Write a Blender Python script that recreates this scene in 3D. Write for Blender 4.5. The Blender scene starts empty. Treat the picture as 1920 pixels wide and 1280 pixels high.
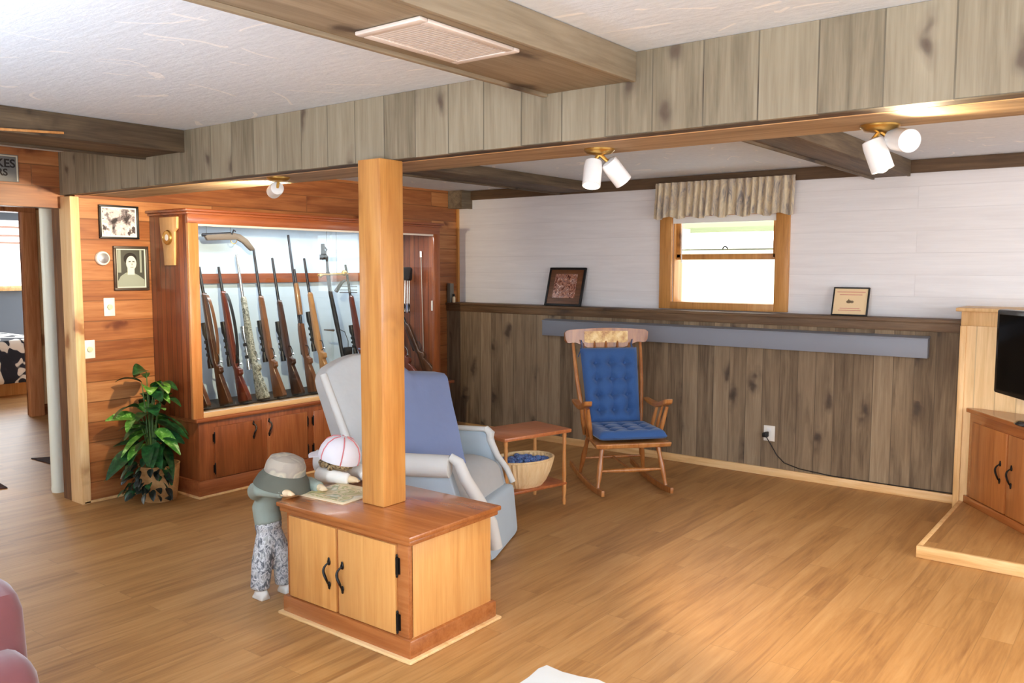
import bpy, bmesh, math, random
from mathutils import Vector as V, Matrix as M

C = bpy.context.scene.collection
S = bpy.context.scene
random.seed(7)
PI = math.pi

# ------------------------------------------------------------------ camera, world, lights, exposure
cam_d = bpy.data.cameras.new('camera'); cam = bpy.data.objects.new('camera', cam_d); C.objects.link(cam)
YAW, PITCH, ROLL = 0.6587, 0.0867, 0.0014
cam_d.sensor_width = 36.0; cam_d.lens = 1599.67 / 1920 * 36.0; cam_d.clip_start = .05; cam_d.clip_end = 200
_f = V((-math.sin(YAW) * math.cos(PITCH), math.cos(YAW) * math.cos(PITCH), -math.sin(PITCH)))
_r = V((math.cos(YAW), math.sin(YAW), 0)); _u = _r.cross(_f)
_r, _u = math.cos(ROLL) * _r + math.sin(ROLL) * _u, -math.sin(ROLL) * _r + math.cos(ROLL) * _u
cam.matrix_world = M(((_r.x, _u.x, -_f.x, 0), (_r.y, _u.y, -_f.y, 0), (_r.z, _u.z, -_f.z, 1.6), (0, 0, 0, 1)))
S.camera = cam
S.view_settings.view_transform = 'Standard'; S.view_settings.look = 'None'
S.view_settings.gamma = 1; S.view_settings.use_curve_mapping = False
S.view_settings.exposure = 0.3
try:
    S.cycles.use_denoising = True; S.cycles.max_bounces = 10; S.cycles.diffuse_bounces = 6
    S.cycles.sample_clamp_indirect = 6.0; S.cycles.caustics_reflective = False; S.cycles.caustics_refractive = False
except Exception: pass

W = bpy.data.worlds.new('sky'); S.world = W; W.use_nodes = True
W.node_tree.nodes['Background'].inputs[0].default_value = (.93, .97, 1, 1)
W.node_tree.nodes['Background'].inputs[1].default_value = 4.5

def area(name, loc, aim, sx, sy, power, col=(1, 1, 1), spread=PI):
    d = bpy.data.lights.new(name, 'AREA'); d.shape = 'RECTANGLE'; d.size = sx; d.size_y = sy
    d.energy = power; d.color = col; d.spread = spread
    o = bpy.data.objects.new(name, d); C.objects.link(o); o.location = loc
    o.rotation_euler = (V(aim) - V(loc)).to_track_quat('-Z', 'Y').to_euler(); return o
def point(name, loc, power, col, r=.03):
    d = bpy.data.lights.new(name, 'POINT'); d.energy = power; d.color = col; d.shadow_soft_size = r
    o = bpy.data.objects.new(name, d); C.objects.link(o); o.location = loc; return o
# added fill lights for unseen sources; only the bedroom one has a window
area('added_front_fill', (-.6, -2.35, 1.15), (-.6, 5, 1.25), 3.6, 2.0, 130, (.84, .92, 1))  # added fill from behind the camera; the wall has no door opening
area('added_right_fill', (2.85, 1.6, 1.35), (-5, 2.6, 1.3), 2.6, 1.5, 85, (.84, .92, 1))  # added fill from the right; that wall has no window
for _p, _e in (((-2.9, -.9, .95), 145), ((.6, -1.2, 1.0), 230)):
    area('added_uplight', _p, (_p[0], _p[1] + .1, 3.2), .6, .6, _e, (.68, .84, 1), 2.5).data.specular_factor = .2  # added uplights to brighten the ceiling; no floor lamp stands here
area('added_rear_right_fill', (2.85, 4.3, 1.4), (-4, 5.0, 1.0), 1.8, 1.2, 75, (.90, .95, 1)).data.specular_factor = .3  # added to brighten the rear bay, with no window behind it
area('added_hall_fill', (-7.6, .2, 1.6), (-7.6, 4.5, .8), 2.2, 1.4, 34, (1, .97, .92))  # added area light for the hall, not from an opening
area('daylight_bedroom', (-12.85, 4.9, 1.7), (-9, 4.9, .6), 1.4, .9, 45, (.95, .98, 1))

# ------------------------------------------------------------------ node materials
def lin(c): 
    c = c / 255.
    return c / 12.92 if c <= .04045 else ((c + .055) / 1.055) ** 2.4
def rgb(t): return (lin(t[0]), lin(t[1]), lin(t[2]), 1)
class NT:
    def __init__(s, name):
        m = bpy.data.materials.new(name); m.use_nodes = True; s.m = m; s.t = m.node_tree
        s.b = s.t.nodes['Principled BSDF']; s.out = s.t.nodes['Material Output']
    def n(s, typ, **k):
        x = s.t.nodes.new(typ)
        for a, v in k.items(): setattr(x, a, v)
        return x
    def l(s, a, b): s.t.links.new(a, b)
    def val(s, sock, v):
        if hasattr(v, 'links'): s.l(v, sock)
        else: sock.default_value = v
    def math(s, op, a, b=0., c=None, clamp=False):
        x = s.n('ShaderNodeMath', operation=op, use_clamp=clamp); s.val(x.inputs[0], a); s.val(x.inputs[1], b)
        if c is not None: s.val(x.inputs[2], c)
        return x.outputs[0]
    def mix(s, fac, a, b, mode='MIX'):
        x = s.n('ShaderNodeMix', data_type='RGBA', blend_type=mode)
        s.val(x.inputs[0], fac); s.val(x.inputs[6], a); s.val(x.inputs[7], b); return x.outputs[2]
    def ramp(s, fac, stops):
        x = s.n('ShaderNodeValToRGB'); e = x.color_ramp.elements
        while len(e) < len(stops): e.new(.5)
        for q, (p, c) in zip(e, stops): q.position = p; q.color = c
        s.l(fac, x.inputs[0]); return x.outputs[0]
    def noise(s, vec, scale, detail=3, rough=.55, dist=0):
        x = s.n('ShaderNodeTexNoise'); s.l(vec, x.inputs['Vector']); x.inputs['Scale'].default_value = scale
        x.inputs['Detail'].default_value = detail; x.inputs['Roughness'].default_value = rough
        x.inputs['Distortion'].default_value = dist; return x.outputs[0]
    def vec(s, x, y, z):
        c = s.n('ShaderNodeCombineXYZ')
        for i, v in enumerate((x, y, z)): s.val(c.inputs[i], v)
        return c.outputs[0]
    def obj(s):
        c = s.n('ShaderNodeTexCoord'); p = s.n('ShaderNodeSeparateXYZ'); s.l(c.outputs['Object'], p.inputs[0])
        return c.outputs['Object'], p.outputs
    def bump(s, h, strength, dist=.01):
        x = s.n('ShaderNodeBump'); x.inputs['Strength'].default_value = strength; x.inputs['Distance'].default_value = dist
        s.l(h, x.inputs['Height']); s.l(x.outputs[0], s.b.inputs['Normal'])
    def fin(s, rough=.5, metal=0, coat=0, spec=None, sheen=0):
        s.b.inputs['Roughness'].default_value = rough; s.b.inputs['Metallic'].default_value = metal
        s.b.inputs['Coat Weight'].default_value = coat
        s.b.inputs['Coat Roughness'].default_value = .12
        if spec is not None: s.b.inputs['Specular IOR Level'].default_value = spec
        if sheen: s.b.inputs['Sheen Weight'].default_value = sheen
        return s.m

AX = {'X': 0, 'Y': 1, 'Z': 2}
def wood(name, cols, u='Z', v='X', plank=None, seam=.55, knots=0., rough=.5, coat=0., contrast=1., fine=1., var=.55, spec=None, seamw=.004, bumpk=.25, knotcol=(60, 40, 26), kn_scale=1.):
    """cols: dark, mid, light (0-255). u = axis along the grain, v = across. plank = (length, width)."""
    k = NT(name); vec, p = k.obj()
    w = [a for a in 'XYZ' if a not in (u, v)][0]
    U, Vv, Wc = p[AX[u]], p[AX[v]], p[AX[w]]
    if plank:
        br = k.n('ShaderNodeTexBrick'); k.l(k.vec(U, Vv, 0), br.inputs['Vector'])
        br.offset = .37; br.inputs['Scale'].default_value = 1; br.inputs['Brick Width'].default_value = plank[0]
        br.inputs['Row Height'].default_value = plank[1]; br.inputs['Mortar Size'].default_value = seamw
        br.inputs['Mortar Smooth'].default_value = .3; br.inputs['Bias'].default_value = 0
        br.inputs['Color1'].default_value = (0, 0, 0, 1); br.inputs['Color2'].default_value = (1, 1, 1, 1)
        br.inputs['Mortar'].default_value = (.5, .5, .5, 1)
        r = k.n('ShaderNodeSeparateColor'); k.l(br.outputs['Color'], r.inputs[0]); r = r.outputs[0]; mort = br.outputs['Fac']
    else:
        oi = k.n('ShaderNodeObjectInfo'); r = oi.outputs['Random']; mort = None
    off = k.math('MULTIPLY', r, 23.7)
    g1 = k.noise(k.vec(k.math('ADD', k.math('MULTIPLY', U, 1.1), off), k.math('MULTIPLY', Vv, 11.), k.math('MULTIPLY', Wc, 11.)), 1.6, 4, .6, .6)
    g2 = k.noise(k.vec(k.math('ADD', k.math('MULTIPLY', U, 3.), off), k.math('MULTIPLY', Vv, 75.), k.math('MULTIPLY', Wc, 75.)), 1.2, 3, .6)
    fac = k.math('ADD', k.math('MULTIPLY', k.math('SUBTRACT', g1, .5), 1.1 * contrast), k.math('MULTIPLY', k.math('SUBTRACT', g2, .5), .55 * fine))
    fac = k.math('ADD', fac, k.math('MULTIPLY', k.math('SUBTRACT', r, .5), var))
    fac = k.math('ADD', fac, .5, clamp=True)
    col = k.ramp(fac, [(.12, rgb(cols[0])), (.5, rgb(cols[1])), (.88, rgb(cols[2]))])
    if knots:
        vo = k.n('ShaderNodeTexVoronoi'); vo.feature = 'F1'; vo.voronoi_dimensions = '2D'; vo.inputs['Randomness'].default_value = 1
        nz = k.n('ShaderNodeTexNoise'); k.l(vec, nz.inputs['Vector']); nz.inputs['Scale'].default_value = 9
        dv = k.math('MULTIPLY', k.math('SUBTRACT', nz.outputs[0], .5), .5)
        k.l(k.vec(k.math('ADD', k.math('ADD', k.math('MULTIPLY', U, 2.1 * kn_scale), off), dv), k.math('ADD', k.math('MULTIPLY', Vv, 4.4 * kn_scale), dv), 0.), vo.inputs['Vector'])
        vo.inputs['Scale'].default_value = 1
        kf = k.ramp(vo.outputs['Distance'], [(.0, (1, 1, 1, 1)), (.07, (.85, .85, .85, 1)), (.15, (.3, .3, .3, 1)), (.26, (0, 0, 0, 1))])
        # only part of the cells carry a knot
        sc = k.n('ShaderNodeSeparateColor'); k.l(vo.outputs['Color'], sc.inputs[0])
        kf = k.math('MULTIPLY', kf, k.math('MULTIPLY', k.math('LESS_THAN', sc.outputs[0], knots), .95))
        col = k.mix(kf, col, rgb(knotcol))
    if mort is not None:
        col = k.mix(k.math('MULTIPLY', mort, seam), col, rgb(tuple(c * .35 for c in cols[0])))
        h = k.math('SUBTRACT', k.math('MULTIPLY', g2, .25), mort)
    else: h = k.math('MULTIPLY', g2, .25)
    k.l(col, k.b.inputs['Base Color']); k.bump(h, bumpk, .004)
    return k.fin(rough, 0, coat, spec)

def plain(name, c, rough=.5, metal=0, coat=0, noise=0., nscale=20, bump=0., spec=None, sheen=0, emit=0):
    k = NT(name); vec, p = k.obj(); n = k.noise(vec, nscale, 3)
    col = k.mix(k.math('MULTIPLY', k.math('SUBTRACT', n, .3, clamp=True), noise), rgb(c), rgb(tuple(x * .45 for x in c)))
    k.l(col, k.b.inputs['Base Color'])
    if bump: k.bump(n, bump, .01)
    if emit:
        k.b.inputs['Emission Color'].default_value = rgb(c); k.b.inputs['Emission Strength'].default_value = emit
    return k.fin(rough, metal, coat, spec, sheen)

def blotch(name, cols, scale=14, rough=.8, aniso=(1, 1, 1), detail=2, dist=1.0, hard=.02, bump=0.):
    """patches of several colours in random shapes (camouflage, printed cloth, photographs)."""
    k = NT(name); vec, p = k.obj()
    vv = k.vec(k.math('MULTIPLY', p[0], aniso[0]), k.math('MULTIPLY', p[1], aniso[1]), k.math('MULTIPLY', p[2], aniso[2]))
    n = k.noise(vv, scale, detail, .6, dist)
    st = []; N = len(cols)
    for i, c in enumerate(cols):
        a = .33 + .34 * i / N; b = .33 + .34 * (i + 1) / N
        st += [(a + hard, rgb(c)), (b - hard, rgb(c))]
    col = k.ramp(n, st); k.l(col, k.b.inputs['Base Color'])
    if bump: k.bump(n, bump, .01)
    return k.fin(rough)

BEAM = ((102, 91, 72), (140, 128, 107), (162, 151, 130))
BEAMD = ((92, 80, 64), (136, 121, 99), (162, 147, 124))
m_beamV = wood('grey_stained_boards_upright', BEAM, 'Z', 'X', (3.0, .19), knots=.5, rough=.7, seam=.5, var=.3, contrast=.8, knotcol=(84, 68, 56), kn_scale=1.3, seamw=.003)
m_beamU = wood('grey_stained_soffit', ((110, 88, 62), (160, 133, 100), (188, 160, 126)), 'X', 'Y', None, rough=.7, var=.2)
m_beamY = wood('grey_stained_boards', BEAMD, 'Y', 'X', None, rough=.7, knots=.3, var=.5, knotcol=(70, 54, 40))
m_beamD = wood('dark_stained_boards', ((66, 52, 38), (104, 87, 66), (132, 114, 90)), 'Y', 'X', None, rough=.7, knots=.3, var=.5, knotcol=(40, 28, 20))
m_trimX = wood('dark_stained_trim_and_shade', ((52, 36, 22), (86, 64, 42), (112, 86, 60)), 'X', 'Z', None, rough=.65, var=.4)  # wood of the top strip, also the painted shade under the big beam
m_wains = wood('weathered_upright_boards', ((88, 71, 52), (130, 109, 84), (156, 135, 108)), 'Z', 'X', (3.0, .135), knots=.55, rough=.75, seam=.5, var=.4, contrast=1.0, knotcol=(62, 48, 38), seamw=.003)
m_cap = wood('brown_ledge_board', ((66, 46, 28), (104, 78, 52), (134, 106, 76)), 'X', 'Z', None, rough=.6, knots=.4, var=.2)
m_pineW = wood('orange_pine_planks', ((126, 70, 34), (160, 100, 56), (186, 130, 82)), 'Y', 'Z', (2.4, .137), knots=.3, rough=.38, seam=.5, var=.5, knotcol=(92, 40, 14))
m_pineT = wood('light_pine_trim', ((196, 150, 92), (224, 184, 130), (238, 206, 158)), 'Z', 'X', None, rough=.45, knots=.35, var=.2, knotcol=(150, 92, 46))
m_pineX = wood('light_pine_trim_level', ((196, 146, 88), (226, 184, 128), (238, 206, 158)), 'X', 'Z', None, rough=.45, knots=.35, var=.2, knotcol=(160, 100, 56))
m_pineP = wood('light_pine_panel', ((198, 160, 108), (224, 190, 140), (236, 208, 164)), 'Z', 'X', (3., .12), rough=.5, seam=.35, var=.3)
m_brownend = wood('rough_brown_board', ((70, 42, 22), (112, 74, 42), (140, 98, 60)), 'Z', 'X', None, rough=.8, knots=.4, contrast=1.4, var=.2)
m_winwood = wood('window_pine', ((160, 104, 46), (196, 138, 72), (214, 162, 98)), 'Z', 'X', None, rough=.4, knots=.2, var=.2, knotcol=(90, 50, 24))
m_floor = wood('laminate_floor', ((140, 95, 50), (172, 125, 72), (188, 143, 90)), 'Y', 'X', (1.25, .128), knots=.0, rough=.46, seam=.25, var=.28, seamw=.0018, bumpk=.05, contrast=1.1)
m_ship = wood('white_shiplap', ((226, 223, 224), (233, 231, 232), (240, 238, 239)), 'X', 'Z', (30., .155), rough=.55, seam=.10, var=.15, seamw=.003, bumpk=.2)
m_cab = wood('golden_cabinet_wood', ((182, 118, 56), (208, 148, 82), (222, 168, 102)), 'Z', 'X', None, rough=.33, coat=.25, var=.25, contrast=.8)
m_cabY = wood('golden_cabinet_side', ((184, 120, 58), (210, 152, 86), (224, 172, 106)), 'Z', 'Y', None, rough=.33, coat=.25, var=.25, contrast=.8)
m_cabD = wood('red_brown_cabinet_wood', ((136, 74, 34), (164, 98, 50), (184, 118, 68)), 'X', 'Y', None, rough=.25, coat=.4, var=.2, contrast=.8)
m_post = wood('honey_post_wood', ((176, 112, 52), (204, 144, 76), (220, 164, 96)), 'Z', 'X', None, rough=.35, coat=.2, knots=.22, var=.2, contrast=.8, knotcol=(110, 48, 18))
m_cher = wood('cherry_case_wood', ((104, 52, 24), (138, 76, 40), (162, 100, 58)), 'Z', 'Y', None, rough=.3, coat=.3, var=.3)
m_cherY = wood('cherry_rail_wood', ((98, 46, 22), (130, 68, 36), (154, 90, 52)), 'Y', 'Z', None, rough=.3, coat=.3, var=.3)
m_cherS = wood('cherry_side_boards', ((86, 38, 18), (120, 60, 30), (146, 82, 44)), 'Z', 'X', (4., .06), rough=.35, coat=.2, seam=.7, var=.3)
m_cabR = wood('red_oak_cabinet', ((148, 86, 42), (178, 112, 60), (196, 134, 80)), 'Z', 'X', None, rough=.33, coat=.25, var=.2)
m_cherL = wood('cherry_stile_wood', ((146, 88, 44), (176, 114, 64), (194, 136, 84)), 'Z', 'Y', None, rough=.3, coat=.3, var=.3)
m_ledge = wood('pale_sill_wood', ((176, 130, 84), (204, 162, 112), (218, 182, 136)), 'Y', 'X', None, rough=.35, coat=.3, var=.2)
m_walnut = wood('walnut_stock', ((42, 22, 12), (80, 46, 26), (112, 72, 42)), 'X', 'Y', None, rough=.3, coat=.3, var=.5)
m_redstk = wood('red_brown_stock', ((50, 16, 8), (84, 32, 18), (112, 50, 28)), 'X', 'Y', None, rough=.3, coat=.3, var=.3)
m_blond = wood('honey_stock', ((94, 60, 30), (132, 90, 50), (160, 116, 70)), 'X', 'Y', None, rough=.3, coat=.3, var=.3)
m_rock = wood('maple_chair_wood', ((116, 62, 24), (160, 98, 46), (190, 130, 72)), 'Z', 'X', None, rough=.35, coat=.2, var=.3)
m_table = wood('orange_table_wood', ((140, 72, 36), (170, 96, 52), (190, 118, 70)), 'X', 'Y', None, rough=.35, coat=.2, var=.3)
m_legw = wood('turned_leg_wood', ((170, 104, 52), (202, 140, 78), (218, 164, 104)), 'Z', 'X', None, rough=.35, coat=.2, var=.3)
m_plaq = wood('pale_plaque_wood', ((180, 130, 74), (204, 160, 104), (216, 178, 126)), 'Z', 'X', None, rough=.4, var=.2)
m_fr_br = wood('brown_frame_wood', ((58, 30, 14), (98, 58, 30), (128, 82, 48)), 'X', 'Z', None, rough=.4, var=.2)

def ceiling_mat():
    k = NT('swirled_plaster'); vec, p = k.obj()
    n0 = k.noise(vec, .8, 2); n1 = k.noise(vec, 1.7, 2); n2 = k.noise(vec, 30, 4, .65)
    ns = k.noise(k.vec(p[0], k.math('MULTIPLY', p[1], 6.), p[2]), 6, 4, .65, .8)
    arcs = None
    for sc, seed in ((.55, 0.), (.8, 7.3)):
        vo = k.n('ShaderNodeTexVoronoi'); vo.inputs['Scale'].default_value = sc
        k.l(k.vec(k.math('ADD', p[0], seed), k.math('ADD', p[1], seed * 1.7), 0.), vo.inputs['Vector'])
        w = k.math('FRACT', k.math('ADD', k.math('MULTIPLY', vo.outputs['Distance'], 7.), k.math('MULTIPLY', n1, .8)))
        ring = k.math('MULTIPLY', k.math('LESS_THAN', w, .06), k.math('GREATER_THAN', k.noise(vec, 3.1 + seed * .1, 1), .56))
        arcs = ring if arcs is None else k.math('MAXIMUM', arcs, ring)
    f = k.math('ADD', k.math('MULTIPLY', ns, .5), k.math('MULTIPLY', n2, .5))
    col = k.ramp(f, [(.3, rgb((210, 220, 232))), (.7, rgb((226, 235, 246)))])
    col = k.mix(k.math('MULTIPLY', arcs, .6), col, rgb((250, 251, 253)))
    k.l(col, k.b.inputs['Base Color']); k.bump(k.math('ADD', f, k.math('MULTIPLY', arcs, .6)), .35, .01); return k.fin(.85)
m_ceil = ceiling_mat()
m_black = plain('black_metal', (26, 24, 24), .35, .6)
m_gunm = plain('blued_steel', (44, 46, 52), .3, .7)
m_steel = plain('bright_steel', (176, 178, 182), .25, .9)
m_scope = plain('matte_black', (20, 20, 22), .45, .2)
m_brass = plain('brass', (196, 156, 84), .3, .9)
m_white = plain('white_paint', (236, 236, 234), .35)
m_lampw = plain('white_enamel', (238, 238, 238), .3, 0, .2)
m_pipe = plain('ivory_pipe', (226, 228, 212), .4)
m_plate = plain('ivory_plastic', (238, 234, 224), .35)
m_slategrey = plain('grey_blue_paint', (134, 138, 148), .5)
m_bluewall = plain('blue_grey_wall', (104, 114, 126), .7)
m_hall = plain('hall_wall', (206, 200, 188), .7)
m_ivory = plain('room_wall', (226, 220, 210), .8)
m_panelblue = plain('pale_blue_panel', (188, 208, 226), .6)
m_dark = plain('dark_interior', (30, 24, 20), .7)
m_tv = plain('black_gloss_plastic', (8, 8, 9), .15)
m_screen = plain('black_screen', (5, 5, 6), .08)
m_vent = plain('vent_metal', (214, 200, 190), .45, .1)
m_bulb = plain('lit_bulb', (255, 236, 200), .4, emit=14)
m_cushion = plain('blue_cushion_cloth', (44, 84, 140), .85, noise=.35, nscale=160, bump=.12, sheen=.2)
m_slipgrey = plain('grey_slipcover', (182, 182, 180), .9, noise=.2, nscale=9, bump=.5, sheen=.1)
m_slipblue = plain('pale_blue_slipcover', (174, 188, 198), .9, noise=.1, nscale=8, bump=.2, sheen=.1)
m_slipwhite = plain('white_slipcover', (208, 207, 203), .9, noise=.1, nscale=9, bump=.2, sheen=.1)
m_slate = plain('slate_blue_cloth', (116, 127, 160), .9, noise=.12, nscale=14, bump=.25, sheen=.1)
m_red = plain('dusty_red_velvet', (98, 40, 40), .8, noise=.4, nscale=12, bump=.15, sheen=.5)
m_quilt = blotch('black_white_quilt', ((28, 32, 42), (34, 38, 50), (220, 220, 210), (230, 228, 216)), 5, .9, (1, 1.6, 1.4), 0, .6, .01)
m_camo = blotch('grey_camouflage', ((92, 94, 98), (150, 152, 154), (214, 214, 214), (172, 172, 168), (112, 114, 120)), 26, .9, (1.4, 1.4, .9), 3, 1.2)
m_camog = blotch('camouflage_stock', ((70, 72, 64), (120, 122, 112), (160, 160, 150), (92, 94, 84)), 30, .5, (1, 1, 1), 3, 1)
m_shirt = plain('sage_cloth', (142, 150, 138), .9, noise=.15, nscale=20, bump=.15)
m_hat = blotch('hat_crown_cloth', ((170, 158, 142), (156, 146, 134), (196, 184, 160), (150, 150, 140)), 11, .9, (1, 1, 1), 1, .5, .06)
m_brim = plain('olive_grey_cloth', (92, 92, 80), .9, noise=.2, nscale=18)
m_tan = plain('tan_cloth_skin', (222, 196, 158), .8)
m_shoe = plain('white_shoe', (226, 222, 212), .6, noise=.2, nscale=30)
m_capw = plain('white_cap_cloth', (234, 230, 236), .85, noise=.1, nscale=20)
m_piping = plain('red_piping', (206, 110, 112), .8)
m_teew = plain('white_shirt_cloth', (238, 234, 226), .9, noise=.12, nscale=24, bump=.2)
m_denim = blotch('light_denim', ((90, 124, 176), (120, 152, 200), (200, 212, 230), (150, 176, 214)), 14, .9)
m_hair = blotch('brown_curls', ((86, 66, 44), (140, 112, 76), (176, 150, 108), (70, 54, 38)), 40, .9)
m_yarn = blotch('blue_yarn', ((58, 84, 140), (84, 112, 170), (120, 150, 196), (96, 92, 150), (70, 130, 168)), 30, .9, (1, 1, 1), 3, 1, .01, .6)
m_wick = wood('wicker', ((196, 158, 106), (224, 190, 140), (240, 214, 172)), 'Z', 'X', None, rough=.7, var=.2)
m_pot = wood('straw_pot', ((150, 108, 60), (186, 142, 88), (208, 168, 116)), 'X', 'Z', None, rough=.8, var=.1)
m_glass = None
def glass_mat():
    k = NT('clear_glass'); t = k.n('ShaderNodeBsdfTransparent'); g = k.n('ShaderNodeBsdfGlossy')
    g.inputs['Roughness'].default_value = .02; t.inputs[0].default_value = (.97, .985, .98, 1)
    lw = k.n('ShaderNodeLayerWeight'); fr = k.math('MULTIPLY_ADD', k.math('POWER', lw.outputs['Facing'], 5.), .9, .035)
    mx = k.n('ShaderNodeMixShader'); k.l(fr, mx.inputs[0]); k.l(t.outputs[0], mx.inputs[1]); k.l(g.outputs[0], mx.inputs[2])
    k.l(mx.outputs[0], k.out.inputs[0]); k.t.nodes.remove(k.b); return k.m
m_glass = glass_mat()
def valance_mat():
    k = NT('bark_print_cloth'); vec, p = k.obj()
    n = k.noise(k.vec(k.math('MULTIPLY', p[0], 3.4), p[1], k.math('MULTIPLY', p[2], .8)), 9, 5, .65, 1.2)
    col = k.ramp(n, [(.34, rgb((140, 134, 132))), (.44, rgb((186, 174, 158))), (.55, rgb((210, 194, 164))), (.68, rgb((224, 210, 182)))])
    k.l(col, k.b.inputs['Base Color']); return k.fin(.9)
m_val = valance_mat()
def leaf_mat(name, a, b, w):
    k = NT(name); vec, p = k.obj()
    n = k.noise(vec, 24, 3, .6, .8)
    col = k.ramp(n, [(.38, rgb(a)), (.58, rgb(b)), (.74, rgb(w))]); k.l(col, k.b.inputs['Base Color']); return k.fin(.35, 0, .15)
m_leaf = leaf_mat('dark_leaf', (16, 48, 26), (34, 84, 42), (56, 116, 60))
m_leafl = leaf_mat('light_leaf', (52, 108, 36), (96, 156, 58), (186, 212, 150))
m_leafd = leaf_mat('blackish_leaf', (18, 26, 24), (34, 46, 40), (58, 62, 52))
m_stem = plain('green_stem', (74, 104, 48), .5)
m_photo = blotch('old_group_photo', ((44, 38, 42), (120, 112, 116), (206, 198, 200), (232, 226, 226), (70, 62, 66)), 11, .3, (1, 1, 1), 4, .3)
m_bw1 = plain('photo_dark', (70, 72, 64), .3); m_bw2 = plain('photo_pale', (214, 220, 208), .3); m_bw3 = plain('photo_mid', (150, 158, 144), .3)
m_sepia = blotch('reddish_photo', ((70, 40, 34), (128, 76, 60), (190, 134, 110), (120, 86, 84), (220, 180, 160)), 24, .2, (1, 1, 1), 3, 1.3)
m_cert = plain('cream_certificate', (240, 212, 168), .35); m_certline = plain('pink_ink', (214, 150, 130), .5); m_certink = plain('brown_ink', (110, 92, 68), .5)
m_map = blotch('printed_page', ((196, 188, 128), (168, 160, 84), (222, 208, 168), (206, 180, 130), (150, 160, 110), (226, 218, 196)), 12, .35, (1, 1, 1), 2, .8)
m_paper = plain('cream_paper', (232, 214, 178), .5)
m_sign = plain('grey_tin_sign', (128, 130, 132), .4, .3, noise=.3); m_signfr = plain('pale_sign_edge', (196, 192, 176), .5)
m_rod = plain('grey_rod', (168, 152, 138), .4)
m_mat = blotch('dark_floor_mat', ((34, 20, 18), (52, 30, 26), (76, 44, 36)), 20, .95)
m_ball = blotch('red_white_ball', ((200, 60, 70), (224, 200, 196), (190, 50, 60), (236, 226, 220)), 20, .5)
m_rust = wood('gold_stencil', ((176, 116, 50), (214, 168, 92), (238, 206, 140)), 'X', 'Z', None, rough=.35, contrast=2.5)
m_out = plain('pale_stucco', (232, 230, 214), .9); m_outg = plain('pale_sage', (150, 156, 118), .9); m_green = plain('shrub_green', (120, 190, 110), .9, noise=.4)
m_out2 = plain('pale_concrete', (226, 224, 216), .9)

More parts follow.
